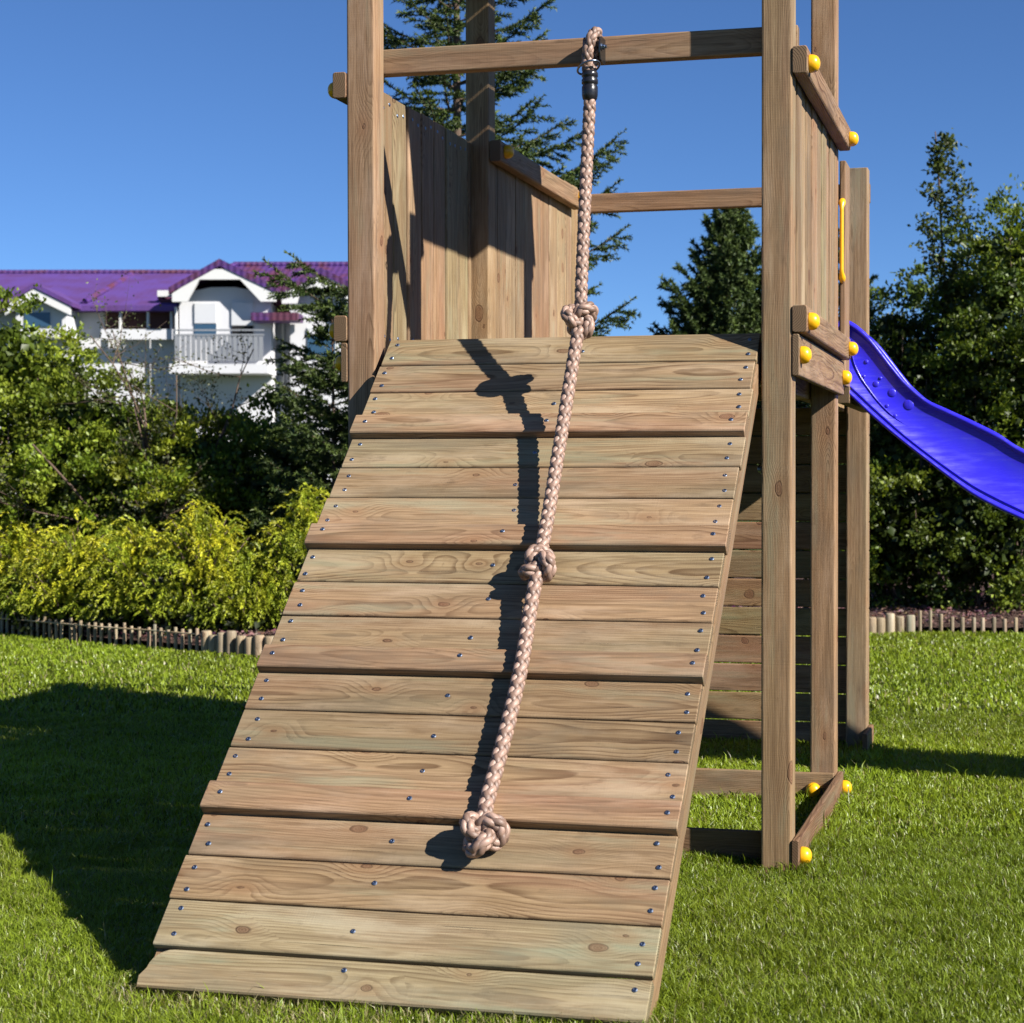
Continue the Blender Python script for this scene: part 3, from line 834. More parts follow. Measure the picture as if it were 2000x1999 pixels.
edging = empty('log_edging', curve[90], 'low edging of short upright round stakes between lawn and planting bed', 'lawn edging')
def stake_mesh(r, h, seed):
    rnd = random.Random(seed)
    seg = 10; V, F = [], []
    lv = [(-.06, 1), (h * .5, 1.0), (h - r * .35, .98), (h - r * .08, .86), (h, .6)]
    for z, f in lv:
        for k in range(seg):
            a = 2 * math.pi * k / seg; rr = r * f * (1 + .05 * math.sin(a * 3 + seed))
            V.append((z, rr * math.cos(a), rr * math.sin(a)))
    for i in range(len(lv) - 1):
        for k in range(seg):
            j = (k + 1) % seg; F.append((i * seg + k, i * seg + j, (i + 1) * seg + j, (i + 1) * seg + k))
    F.append(tuple((len(lv) - 1) * seg + k for k in range(seg)))
    return mesh('stake', V, F, WOODP)
SM = [stake_mesh(.037, .135 + .01 * k, k) for k in range(3)]; SR = [stake_mesh(.016, .12 + .012 * k, k + 9) for k in range(3)]; ST = [stake_mesh(.0125, .150 + .012 * k, k + 5) for k in range(3)]
pts_, Ltot = resample(curve, .0775)
for i, p in enumerate(pts_):
    if p.x > 2.6: break
    thin = p.x < -4.75 or p.x > -.15
    rgt = p.x > .12
    me = random.choice((ST if p.x < 0 else SR) if thin else SM)
    mw = AX['z'].to_4x4(); mw.translation = p + Vector((random.gauss(0, .004), random.gauss(0, .008), random.gauss(0, .006)))
    mw = mw @ Matrix.Rotation(random.gauss(0, .03), 4, 'Y') @ Matrix.Rotation(random.uniform(0, 6), 4, 'X')
    if not rgt and not thin and p.x > -3.2 and p.x < -.75: continue      # wholly behind the tower
    o = link('stake', me, mw, edging); b = random.uniform(1.0, 1.7); o.color = (b * .80, b * .88, b * .95, 1)
wl = [p + Vector((0, -.016, .128)) for p in pts_ if p.x < -4.70]
link('binding_lath', mesh('binding_lath', *tube(wl, .006, 6), WOODP), None, edging).color = (1.6, 1.65, 1.65, 1)

# ------------------------------------------------------------------ grass
def grass_patch(n, d0, d1, wmul, hmul, seed):
    r = np.random.default_rng(seed)
    D = np.sqrt(r.random(n) * (d1 ** 2 - d0 ** 2) + d0 ** 2)
    s = r.uniform(-.385, .265, n)                     # a little more than the view, sideways
    F2 = np.array([Fv.x, Fv.y]); F2 /= np.linalg.norm(F2); R2 = np.array([F2[1], -F2[0]])
    xy = np.array(CAM[:2]) + F2 * D[:, None] + R2 * (D * s)[:, None]
    x, y = xy[:, 0], xy[:, 1]
    # keep inside the lawn (in front of the edging)
    ey = np.interp(x, cx[:, 0], cx[:, 1]); keep = y < ey - .03
    x, y, D = x[keep], y[keep], D[keep]; n = len(x)
    clump = vnoise(x, y, 7, 1) * .6 + vnoise(x, y, 19, 2) * .4
    patch = vnoise(x, y, 1.7, 3)
    h = (.016 + .028 * clump + .008 * r.random(n)) * hmul * (1 + .25 * (patch - .5))
    stray = r.random(n) < .012; h = np.where(stray, h * 1.7, h)
    # longer uncut tufts against the timber
    near = (np.abs(y - .1) < .07) & (x > -1.4) & (x < .03) | (np.abs(x - .03) < .06) & (y > -.02) & (y < 2.5) | (np.abs(y - 1.13) < .06) & (x > -1.4) & (x < .03)
    h = np.where(near, h * 1.45, h)
    h = np.where((np.abs(y + 1.62) < .07) & (x > -1.3) & (x < 0) & (r.random(n) < .6), h * .6, h)
    wd = (.0011 + .0011 * r.random(n)) * wmul
    az = r.random(n) * 2 * np.pi; lean = r.uniform(.15, 1.15, n) * h
    dx, dy = np.cos(az), np.sin(az)
    fa = az + r.normal(0, .6, n) + np.pi / 2; wx, wy = np.cos(fa) * wd, np.sin(fa) * wd
    b0 = np.stack([x - wx, y - wy, np.zeros(n) - .002], 1); b1 = np.stack([x + wx, y + wy, np.zeros(n) - .002], 1)
    mx, my, mz = x + dx * lean * .35, y + dy * lean * .35, h * .62
    m0 = np.stack([mx - wx * .85, my - wy * .85, mz], 1); m1 = np.stack([mx + wx * .85, my + wy * .85, mz], 1)
    tp = np.stack([x + dx * lean, y + dy * lean, h * (1 - .22 * r.random(n))], 1)
    V = np.stack([b0, b1, m1, m0, tp], 1).reshape(-1, 3)
    Fc = (np.arange(n)[:, None, None] * 5 + np.array([[0, 1, 2], [0, 2, 3], [3, 2, 4]])[None]).reshape(-1, 3)
    g = np.array([.320, .455, .034]) * (.72 + .55 * r.random((n, 1)))
    yel = r.random(n) * .6 + patch * .55
    g = g * (1 - yel[:, None] * .5) + np.array([.45, .51, .045]) * yel[:, None] * .5
    foot = (np.abs(y + 1.60) < .09) & (x > -1.35) & (x < .0)
    straw = r.random(n) < np.where(foot, .30, .055)
    g[straw] = np.array([.52, .46, .22]) * (.7 + .5 * r.random((straw.sum(), 1)))
    dk = r.random(n) < .2; g[dk] *= .5
    g *= (.72 + .5 * vnoise(x, y, .9, 5) + .12 * (vnoise(x, y, 4.0, 6) - .5))[:, None]
    col = np.repeat(g, 5, 0)
    return V, Fc, col
parts = [grass_patch(200000, 3.3, 5.6, .86, 1.0, 21), grass_patch(150000, 5.4, 8.6, 1.4, .95, 22), grass_patch(90000, 8.4, 13.9, 2.8, .95, 23)]
V = np.concatenate([p[0] for p in parts]); off = np.cumsum([0] + [len(p[0]) for p in parts[:-1]])
Fc = np.concatenate([p[1] + o for p, o in zip(parts, off)]); col = np.concatenate([p[2] for p in parts])
tag(link('grass', np_mesh('grass', V, Fc, GRASS, col)), 'short mown lawn grass lit by the sun around the tower', 'grass', kind='stuff')

# ------------------------------------------------------------------ foliage builders
class Cloud:
    """collects leaf triangles"""
    def __init__(s): s.V, s.F, s.C, s.n = [], [], [], 0
    def leaves(s, P, axis, size, aspect, col, fold=.25):
        n = len(P)
        axis = axis / np.maximum(1e-6, np.linalg.norm(axis, axis=1, keepdims=True))
        sd = np.cross(axis, rand_dirs(n)); sd /= np.maximum(1e-6, np.linalg.norm(sd, axis=1, keepdims=True)); nr = np.cross(axis, sd)
        size = np.broadcast_to(size, (n,))[:, None]
        v = np.stack([P, P + axis * size * .45 + sd * size * aspect * .5 + nr * size * fold * .4, P + axis * size, P + axis * size * .45 - sd * size * aspect * .5 + nr * size * fold * .4], 1)
        s.V.append(v.reshape(-1, 3)); s.F.append((np.arange(n)[:, None, None] * 4 + np.array([[0, 1, 2], [0, 2, 3]])[None]).reshape(-1, 3) + s.n)
        s.C.append(np.repeat(np.clip(col, .003, 1), 4, 0)); s.n += 4 * n
    def needles(s, P, axis, ln, wd, col):
        n = len(P); axis = axis / np.maximum(1e-6, np.linalg.norm(axis, axis=1, keepdims=True))
        sd = np.cross(axis, rand_dirs(n)); sd /= np.maximum(1e-6, np.linalg.norm(sd, axis=1, keepdims=True))
        ln = np.broadcast_to(ln, (n,))[:, None]; wd = np.broadcast_to(wd, (n,))[:, None]
        v = np.stack([P - sd * wd, P + sd * wd, P + axis * ln], 1)
        s.V.append(v.reshape(-1, 3)); s.F.append(np.arange(3 * n).reshape(-1, 3) + s.n); s.C.append(np.repeat(np.clip(col, .003, 1), 3, 0)); s.n += 3 * n
    def mesh(s, name, mat): return np_mesh(name, np.concatenate(s.V), np.concatenate(s.F), mat, np.concatenate(s.C))
class Tubes:
    def __init__(s): s.V, s.F = [], []
    def add(s, pts, radii, seg=5):
        V, F = tube(pts, radii, seg); b = len(s.V)
        s.V += V; s.F += [tuple(i + b for i in f) for f in F]
    def mesh(s, name): return mesh(name, s.V, s.F, BARK)

def spruce(name, base, H, rmax, label, group, seed, zlow=.2, slope=.42, whorl=.17, dens=330, up=.15, col0=(.055, .092, .024), col1=(.185, .230, .040), nsz=1.0, trim=None):
    global rng
    rng = np.random.default_rng(seed); rd_ = random.Random(seed)
    root = empty(name, base, label, 'tree', group)
    tr, cl = Tubes(), Cloud(); B = Vector(base)
    tr.add([B + Vector((0, 0, -.1)), B + Vector((.01, 0, H * .4)), B + Vector((0, .01, H * .8)), B + Vector((0, 0, H))], [.011 * H, .007 * H, .0035 * H, .0015 * H], 9)
    z = zlow
    tips = []
    while z < H - .05:
        Lb = min(rmax, slope * (H - z) + .05)
        nbr = rd_.choice((4, 5, 6)) if Lb > .25 else 4
        a0 = rd_.uniform(0, 6.28)
        for k in range(nbr):
            a = a0 + 6.283 * k / nbr + rd_.gauss(0, .18); L = Lb * rd_.uniform(.72, 1.12); zz = z + rd_.uniform(-.06, .06)
            if trim and zz > trim[0] and math.cos(a) * Rv.x + math.sin(a) * Rv.y < -.25: L = min(L, trim[1])
            el = up + .5 * (zz / H) ** 2 + rd_.gauss(0, .08)
            o = Vector((math.cos(a), math.sin(a), 0)); side = Vector((-o.y, o.x, 0))
            pts = []
            m = 8
            for i in range(m + 1):
                f = i / m
                pts.append(B + Vector((0, 0, zz)) + o * (L * f) + Vector((0, 0, L * (math.sin(el) * f - .30 * f * f + .34 * f ** 3))) + side * (L * .06 * math.sin(3 * f + a)))
            tr.add(pts, [.010 * L * (1 - .85 * i / m) + .002 for i in range(m + 1)], 4)
            segs = [(pts[i], pts[i + 1], 1.0) for i in range(1, m)]
            nt = max(3, int(L / .10))
            for i in range(nt):
                f = .18 + .8 * (i + rd_.random()) / nt
                q = f * m; j = min(m - 1, int(q)); p = pts[j].lerp(pts[j + 1], q - j)
                tl = L * .42 * (1 - f * .72) * rd_.uniform(.6, 1.15) + .03
                for sg in (1, -1):
                    d = (o * .75 + side * sg * rd_.uniform(.6, 1.0) + Vector((0, 0, rd_.uniform(-.28, .12)))).normalized()
                    q1 = p + d * tl * .5; q2 = p + d * tl + Vector((0, 0, tl * .10))
                    segs += [(p, q1, .9), (q1, q2, 1.15)]
                    if tl > .14:
                        for g in (.4, .7):
                            pp = p + d * tl * g; d2 = (d + o * .2 + side * sg * rd_.uniform(-1.0, .9)).normalized()
                            segs.append((pp, pp + d2 * tl * .36 + Vector((0, 0, -.01)), 1.1))
            # tip
            segs.append((pts[-2], pts[-1] + (pts[-1] - pts[-2]) * .5, 1.3)); tips.append(segs)
        z += whorl * rd_.uniform(.75, 1.2) * (1.0 if Lb > .3 else .7)
    allseg = [s for g in tips for s in g]
    A = np.array([s[0][:] for s in allseg]); E_ = np.array([s[1][:] for s in allseg]); wgt = np.array([s[2] for s in allseg])
    ln = np.linalg.norm(E_ - A, axis=1); cnt = np.maximum(3, (ln * dens).astype(int))
    idx = np.repeat(np.arange(len(A)), cnt); f = rng.random(len(idx)); P = A[idx] + (E_ - A)[idx] * f[:, None]
    d = (E_ - A)[idx] / np.maximum(1e-6, ln[idx])[:, None]
    ax = d * .75 + rand_dirs(len(idx)) * .85
    tipf = np.clip((wgt[idx] - .9) * 1.6, 0, 1) * f
    col = np.array(col0)[None] * (1 - tipf[:, None]) + np.array(col1)[None] * tipf[:, None]
    col = col * rng.uniform(.65, 1.35, (len(idx), 1)) * np.repeat(rng.uniform(.75, 1.25, (len(A), 1)), cnt, 0)
    cl.needles(P, ax, nsz * rng.uniform(.024, .042, len(idx)), nsz * rng.uniform(.0042, .0075, len(idx)), col)
    link('trunk', tr.mesh('trunk'), None, root)
    link('crown', cl.mesh('crown', NEEDLE), None, root)
    return root

def shrub(name, blobs, n, label, cat, group, seed, size=(.030, .055), col=(.07, .125, .022), var=.35, col2=None, aspect=.6, up=.35, clumps=46, mat=None, stems=5):
    """blobs: (centre, (rx,ry,rz)); leaves sit in clumps spread over and inside each blob"""
    global rng
    rng = np.random.default_rng(seed); rd_ = random.Random(seed)
    lo = min((c for c, r in blobs), key=lambda c: c[2]); base = Vector((lo[0], lo[1], 0))
    root = empty(name, base, label, cat, group)
    cl, tr = Cloud(), Tubes()
    vol = [r[0] * r[1] * r[2] for c, r in blobs]; tot = sum(v ** .67 for v in vol)
    for (c, r), v in zip(blobs, vol):
        nn = int(n * v ** .67 / tot); c = np.array(c); r = np.array(r)
        # boughs stand out of the blob with dark hollows between, each bough carries many leaf clumps
        nb_ = max(10, int(clumps * .42)); bd = rand_dirs(nb_); bc = c + bd * r * rng.uniform(.62, 1.0, (nb_, 1)); br = rng.uniform(.11, .24, nb_)
        nc = nb_ * 9; bi = np.repeat(np.arange(nb_), 9)
        cd = rand_dirs(nc) * .8 + bd[bi] * .6 + np.array([0, 0, .25]); cd /= np.linalg.norm(cd, axis=1, keepdims=True)
        cc = bc[bi] + cd * br[bi][:, None] * np.array([1.15, 1.15, .8]); cs = rng.uniform(.022, .055, nc)
        k = rng.integers(0, nc, int(nn * .85))
        sp_ = rng.normal(size=(len(k), 3)); drift = np.abs(rng.normal(size=(len(k), 1))) * (cd[k] * 1.1 + np.array([0, 0, -.2]))
        P = cc[k] + (sp_ * np.array([1.0, 1.0, .6]) + drift) * (cs[k][:, None])
        outw = (P - c) / r
        ax = outw * .7 + rand_dirs(len(k)) + np.array([0, 0, up])
        tone = rng.uniform(1 - var, 1 + var, (nb_, 1))[bi][k] * rng.uniform(.8, 1.2, (nc, 1))[k] * rng.uniform(.7, 1.3, (len(k), 1))
        base_c = np.array(col)[None] * np.ones((len(k), 1))
        if col2 is not None:
            m = np.clip(rng.uniform(-.2, 1, (nb_, 1))[bi][k] + rng.normal(0, .15, (len(k), 1)), 0, 1); base_c = base_c * (1 - m) + np.array(col2)[None] * m
        keep = P[:, 2] > .03
        cl.leaves(P[keep], ax[keep], rng.uniform(*size, len(k))[keep], aspect, (base_c * tone)[keep])
        # inner fill of larger leaves, coloured darker so the gaps read as shade
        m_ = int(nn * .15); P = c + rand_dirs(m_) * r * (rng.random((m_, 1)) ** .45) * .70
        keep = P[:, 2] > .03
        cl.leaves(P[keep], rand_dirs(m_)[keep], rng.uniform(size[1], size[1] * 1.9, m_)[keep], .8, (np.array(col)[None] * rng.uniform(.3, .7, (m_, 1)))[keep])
        for q in range(stems):
            e = Vector(c + rand_dirs(1)[0] * r * .75)
            b = Vector((c[0] + rd_.gauss(0, .08), c[1] + rd_.gauss(0, .08), 0))
            m2 = b.lerp(e, .5) + Vector((rd_.gauss(0, .06), rd_.gauss(0, .06), .1))
            tr.add([b, m2, e], [.018, .011, .003], 5)
    link('stems', tr.mesh('stems'), None, root)
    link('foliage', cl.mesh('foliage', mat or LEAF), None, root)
    return root

def juniper(name, base, R_, H, label, group, seed, nspray=900, gold=1.0):
    global rng
    rng = np.random.default_rng(seed); rd_ = random.Random(seed)
    root = empty(name, base, label, 'shrub', group); B = Vector(base); cl, tr = Cloud(), Tubes()
    P_, A_, S_, C_ = [], [], [], []
    for k in range(nspray):
        a = rd_.uniform(0, 6.283); e = math.asin(rd_.uniform(.16, 1.0)); rr = rd_.uniform(.62, 1.03)
        tipp = Vector((math.cos(a) * math.cos(e) * R_ * rr, math.sin(a) * math.cos(e) * R_ * rr, .10 + math.sin(e) * (H - .07) * rr * rd_.uniform(.85, 1.1)))
        o = Vector((math.cos(a), math.sin(a), 0))
        st = tipp - (o * rd_.uniform(.6, 1) + Vector((0, 0, rd_.uniform(.1, .9)))).normalized() * rd_.uniform(.13, .26)
        droop = Vector((0, 0, -rd_.uniform(.0, .09)))
        m = 6; tone = rd_.uniform(.5, 1.25); g = min(1, max(.05, .62 + .5 * math.sin(a * 3 + seed) * math.sin(e * 5 + seed) + rd_.gauss(0, .18))) * gold * min(1, max(.1, (tipp.z / H - .12) * 1.7))  # gold fades towards the ground, putting the shaded underside into the colour
        pts = []
        for i in range(m + 1):
            f = i / m; pts.append(B + st.lerp(tipp, f) + Vector((0, 0, .07 * math.sin(f * 3.1))) + droop * f * f)
        if k % 5 == 0: tr.add([B + Vector((0, 0, .0)), B + st * .6, pts[0], pts[4]], [.012, .008, .005, .003], 4)
        for i in range(m):
            d = (pts[i + 1] - pts[i]).normalized(); sd = d.cross(Vector((0, 0, 1))).normalized()
            f = i / m
            for sg in (1, -1, .3, -.4):
                for q in range(2):
                    P_.append(pts[i].lerp(pts[i + 1], rd_.random())); A_.append(d * rd_.uniform(.5, 1.0) + sd * sg * rd_.uniform(.3, .8) + Vector((0, 0, rd_.gauss(.05, .3)))); S_.append(rd_.uniform(.022, .045) * (1 - .4 * f))
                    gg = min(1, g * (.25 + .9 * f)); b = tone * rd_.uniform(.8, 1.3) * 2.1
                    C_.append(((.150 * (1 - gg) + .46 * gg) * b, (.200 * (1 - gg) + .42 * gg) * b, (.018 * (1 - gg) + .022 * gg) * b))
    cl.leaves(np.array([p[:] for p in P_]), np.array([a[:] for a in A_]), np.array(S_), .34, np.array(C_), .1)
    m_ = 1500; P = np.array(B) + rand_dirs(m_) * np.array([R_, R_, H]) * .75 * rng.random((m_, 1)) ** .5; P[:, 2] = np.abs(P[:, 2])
    cl.leaves(P, rand_dirs(m_), rng.uniform(.05, .09, m_), .6, np.array([.03, .045, .012])[None] * rng.uniform(.5, 1.2, (m_, 1)))  # inner leaves coloured very dark, standing for shade within the shrub
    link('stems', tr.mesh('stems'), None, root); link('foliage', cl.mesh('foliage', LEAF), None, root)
    return root

def twig_tree(name, base, H, spread, label, cat, group, seed, leaves=2600, size=(.03, .055), col=(.05, .075, .022), levels=4, trunk_r=.03, lean=(0, 0), start=.25, cone=False):
    global rng
    rng = np.random.default_rng(seed); rd_ = random.Random(seed)
    root = empty(name, base, label, cat, group); B = Vector(base); tr, cl = Tubes(), Cloud()
    ends = []
    def grow(p, d, L, r, lv):
        n = 4; pts = [p]
        for i in range(n):
            d = (d + Vector((rd_.gauss(0, .16), rd_.gauss(0, .16), rd_.gauss(.04, .12)))).normalized(); pts.append(pts[-1] + d * L / n)
        tr.add(pts, [r * (1 - .55 * i / n) for i in range(n + 1)], 5 if lv > 1 else 3)
        if lv <= 1: ends.extend(pts[1:])
        if lv > 0:
            for k in range(rd_.choice((3, 4, 4))):
                f = rd_.uniform(.3, 1); q = pts[min(n, int(f * n))]
                dd = (d * .6 + Vector((rd_.gauss(0, .75), rd_.gauss(0, .75), rd_.gauss(.15, .45)))).normalized(); grow(q, dd, L * rd_.uniform(.45, .68), r * .5, lv - 1)
    if cone:
        top_ = B + Vector((lean[0], lean[1], H)); pts = [B.lerp(top_, i / 8) + Vector((rd_.gauss(0, .02), rd_.gauss(0, .02), 0)) for i in range(9)]
        tr.add(pts, [trunk_r * (1 - .85 * i / 8) for i in range(9)], 7)
        z = start
        while z < .98:
            p = B.lerp(top_, z); L = spread * (1.05 - z) ** .7 * rd_.uniform(.5, 1.1)
            a = rd_.uniform(0, 6.28); grow(p, Vector((math.cos(a), math.sin(a), rd_.uniform(.1, .7))).normalized(), L, trunk_r * .28 * (1.1 - z), 1)
            z += .018
    else:
        for k in range(5):
            a = k * 1.257 + rd_.gauss(0, .3); grow(B, Vector((math.cos(a) * spread / H * .6, math.sin(a) * spread / H * .6, 1)).normalized(), H * .5, trunk_r, levels)
    E_ = np.array([e[:] for e in ends]); k = rng.integers(0, len(E_), leaves)
    P = E_[k] + rng.normal(0, .035, (leaves, 3))
    cl.leaves(P, rand_dirs(leaves) + np.array([0, 0, .2]), rng.uniform(*size, leaves), .6, np.array(col)[None] * rng.uniform(.55, 1.5, (leaves, 1)) * np.array([1, 1, 1]))
    link('trunk', tr.mesh('trunk'), None, root); link('crown', cl.mesh('crown', LEAF), None, root)
    return root

# ------------------------------------------------------------------ trees and shrubs
gp = ground_at
spruce('spruce_tree', gp(893, 13.8), 6.3, 1.5, 'tall dark spruce rising behind the tower, its top out of the picture', 'conifers behind the tower', 101, zlow=1.2, slope=.345, whorl=.17, dens=310, trim=(2.50, .74))
spruce('spruce_tree', gp(650, 13.2), 2.5, .70, 'young spruce with dark needles in front of the white house', 'conifers behind the tower', 102, zlow=.3, slope=.36, whorl=.11, dens=360)
spruce('spruce_tree', gp(1425, 17.5), 3.95, 1.5, 'dense conifer seen through the tower beyond the rear crossbar', 'conifers behind the tower', 103, zlow=.9, slope=.40, whorl=.075, dens=420, up=.5, nsz=1.5, col0=(.075, .120, .035), col1=(.165, .220, .045))
spruce('spruce_tree', gp(1655, 15.4), 3.35, .95, 'spruce half hidden by the right post of the tower', 'conifers behind the tower', 104, zlow=.3, slope=.36, whorl=.11, dens=380)
twig_tree('slender_tree', gp(1862, 15.2), 4.15, .85, 'slender sparse tree rising above the dark hedge at the right', 'tree', None, 105, leaves=3900, size=(.035, .062), col=(.085, .115, .026), trunk_r=.035, lean=(-.12, 0), start=.3, cone=True)

def bl(u, v, D, rx, ry, rz):
    p = at_depth(u, v, D); return ((p.x, p.y, p.z), (rx, ry, rz))
DK = (.085, .135, .016); DK2 = (.250, .310, .030)
shrub('evergreen_shrub', [bl(1790, 830, 14.9, .75, .6, .95), bl(1800, 1050, 14.7, .8, .6, .7), bl(1740, 700, 15.2, .5, .5, .55)], 26000, 'dark evergreen shrub right behind the far tower post', 'shrub', 'hedge of shrubs at the right', 201, col=DK, col2=DK2, clumps=60)
shrub('evergreen_shrub', [bl(1985, 720, 14.6, .75, .6, 1.15), bl(1960, 1020, 14.4, .8, .6, .8), bl(1992, 520, 14.8, .45, .45, .55)], 28000, 'tall dark evergreen shrub at the right edge above the slide', 'shrub', 'hedge of shrubs at the right', 202, col=DK, col2=DK2, clumps=64)
shrub('evergreen_shrub', [bl(2100, 800, 15.2, .8, .6, 1.5), bl(2110, 1080, 14.9, .8, .6, .6)], 14000, 'evergreen shrub mostly outside the right edge', 'shrub', 'hedge of shrubs at the right', 203, col=DK, col2=DK2)
shrub('leafy_shrub', [bl(1895, 640, 15.6, .6, .5, .75), bl(1870, 900, 15.8, .9, .5, .9)], 20000, 'leafy shrub filling the gap below the slender tree', 'shrub', 'hedge of shrubs at the right', 204, col=(.11, .165, .020), col2=DK2)
shrub('leafy_shrub', [bl(1710, 1060, 14.9, .45, .4, .62), bl(1690, 880, 15.6, .5, .4, .6)], 12000, 'green shrub low behind the stakes beside the tower', 'shrub', 'hedge of shrubs at the right', 205, col=(.13, .20, .022), col2=(.30, .37, .036))

LG, LG2 = (.170, .250, .022), (.340, .400, .040)
shrub('leafy_shrub', [bl(20, 740, 14.9, .58, .5, .68), bl(-30, 930, 14.6, .75, .6, .7), bl(90, 930, 14.8, .6, .5, .6)], 26000, 'big light green shrub at the left edge below the long roof', 'shrub', 'shrubs in front of the houses', 211, col=LG, col2=LG2, clumps=64)
shrub('leafy_shrub', [bl(190, 860, 14.6, .62, .45, .55), bl(170, 980, 14.2, .65, .5, .50), bl(120, 760, 15.0, .32, .3, .36)], 24000, 'rounded green shrub below the bare twiggy bush', 'shrub', 'shrubs in front of the houses', 212, col=LG, col2=LG2)
shrub('leafy_shrub', [bl(345, 930, 14.4, .55, .45, .50), bl(300, 1000, 14.0, .6, .45, .42), bl(415, 900, 14.8, .30, .3, .32)], 24000, 'green shrub between the twiggy bush and the young spruce', 'shrub', 'shrubs in front of the houses', 213, col=(.15, .23, .020), col2=(.34, .37, .035))
shrub('leafy_shrub', [bl(470, 985, 14.2, .45, .4, .50), bl(560, 960, 14.0, .5, .4, .62)], 15000, 'dark green shrub at the foot of the young spruce', 'shrub', 'shrubs in front of the houses', 214, col=(.10, .16, .022), col2=(.22, .28, .03))
twig_tree('twiggy_bush', gp(300, 14.1), 3.5, 1.15, 'bare twiggy bush with thin dark branches before the white wall', 'bush', None, 221, leaves=6500, size=(.02, .036), col=(.125, .140, .065), levels=3, trunk_r=.019)
juniper('golden_juniper', gp(20, 13.7), .62, .84, 'golden juniper at the far left of the stakes', 'golden junipers along the lawn edge', 231)
juniper('golden_juniper', gp(150, 13.3), .62, .80, 'golden juniper second from the left edge', 'golden junipers along the lawn edge', 232)
juniper('golden_juniper', gp(275, 12.95), .60, .84, 'golden juniper in the middle of the yellow row', 'golden junipers along the lawn edge', 233)
juniper('golden_juniper', gp(395, 12.65), .56, .96, 'tallest golden juniper of the yellow row, brightest at its top', 'golden junipers along the lawn edge', 234)
juniper('golden_juniper', gp(490, 12.5), .48, .62, 'low greener juniper beside the ramp', 'golden junipers along the lawn edge', 235, gold=.55)
juniper('golden_juniper', gp(605, 12.6), .50, 1.06, 'yellow tipped juniper partly hidden by the ramp', 'golden junipers along the lawn edge', 236, gold=.75)

# ------------------------------------------------------------------ houses
HD = 66.0; PX = HD / FPX
def HX(u): return (u - 430) * PX
def HZ(v, y=0.0): return CAM[2] + (937 - v) * (HD + y) / FPX
O = at_depth(430, 937, HD); O.z = 0
HM = Matrix((Vector((cy_, sy_, 0)), Vector((-sy_, cy_, 0)), Vector((0, 0, 1)))).transposed().to_4x4(); HM.translation = O
t = NT('white render')
tc = t.n('ShaderNodeTexCoord'); n1 = t.noise(tc.outputs['Object'], .8, 4, .6); n2 = t.noise(tc.outputs['Object'], 25, 3, .6)
t.set(color=t.mix(t.maprange(n1.outputs['Fac'], .4, .75, 0, .35), (.56, .56, .575, 1), (.46, .46, .48, 1)), rough=.9, spec=.15, normal=t.bump(n2.outputs['Fac'], .3, .01))
WHITE = t.m
def roof_mat(name, a_, b_, k_=1.0):
    t = NT(name)
    tc = t.n('ShaderNodeTexCoord'); sp = t.n('ShaderNodeSeparateXYZ'); t.l(tc.outputs['Object'], sp.inputs[0])
    row = t.math('FRACT', t.math('MULTIPLY', sp.outputs[2], 4.6)); colm = t.math('SINE', t.math('MULTIPLY', sp.outputs[0], 26.0))
    n1 = t.noise(tc.outputs['Object'], 1.1, 4, .6)
    c = t.mix(t.maprange(n1.outputs['Fac'], .42, .6, 0, 1), a_, b_)
    c = t.mix(t.math('MULTIPLY', t.math('GREATER_THAN', row, .78), .45 * k_), c, (.055, .022, .045, 1))
    h = t.math('ADD', row, t.math('MULTIPLY', colm, .35))
    t.set(color=c, rough=.6, spec=.3, normal=t.bump(h, .5 * k_, .05)); return t.m
ROOF1 = roof_mat('purple roof tiles', (.072, .030, .155, 1), (.100, .030, .055, 1))
ROOF2 = roof_mat('faded purple roof', (.092, .046, .205, 1), (.088, .038, .145, 1), .12)
FASCIA = plain('white fascia boards', (.58, .58, .57), .6, .3)
SHUT = plain('white roller shutter', (.50, .51, .53), .5, .4)
GLASS = plain('dark blue glass', (.03, .07, .12), .08, .6)
DARKIN = plain('dark interior', (.012, .011, .012), .6, .2)
BROWN = plain('brown recess and loggia shade', (.075, .035, .032), .8, .2)
RAILM = plain('grey balcony slat', (.21, .22, .24), .5, .4)
def hpart(name, parent, V, F, mat, smooth=False):
    return link(name, mesh(name, V, F, mat, smooth), HM, parent)
def boxvf(x0, x1, y0, y1, z0, z1):
    V = [(x, y, z) for z in (z0, z1) for y in (y0, y1) for x in (x0, x1)]
    return V, [(0, 2, 3, 1), (4, 5, 7, 6), (0, 1, 5, 4), (2, 6, 7, 3), (0, 4, 6, 2), (1, 3, 7, 5)]
def hbox(name, parent, u0, u1, v0, v1, y0, y1, mat): return hpart(name, parent, *boxvf(HX(u0), HX(u1), y0, y1, HZ(v1), HZ(v0)), mat)
def prism_xz(poly, y0, y1):
    n = len(poly); V = [(x, y0, z) for x, z in poly] + [(x, y1, z) for x, z in poly]
    return V, [tuple(range(n)), tuple(range(2 * n - 1, n - 1, -1))] + [(i, i + n, (i + 1) % n + n, (i + 1) % n) for i in range(n)]
def hwindow(parent, u0, u1, v0, vs, v1, glass, y=-.002):
    wd = hbox('window', parent, u0 - 1, u1 + 1, v0 - 1, v1 + 1, y - .03, y + .05, FASCIA)
    if vs > v0: link('shutter', mesh('shutter', *boxvf(HX(u0 + .5), HX(u1 - .5), y - .075, y - .034, HZ(vs), HZ(v0)), SHUT, False), HM, wd)
    if v1 > vs: link('pane', mesh('pane', *boxvf(HX(u0 + .5), HX(u1 - .5), y - .05, y - .034, HZ(v1), HZ(vs + .6)), glass, False), HM, wd)
    return wd
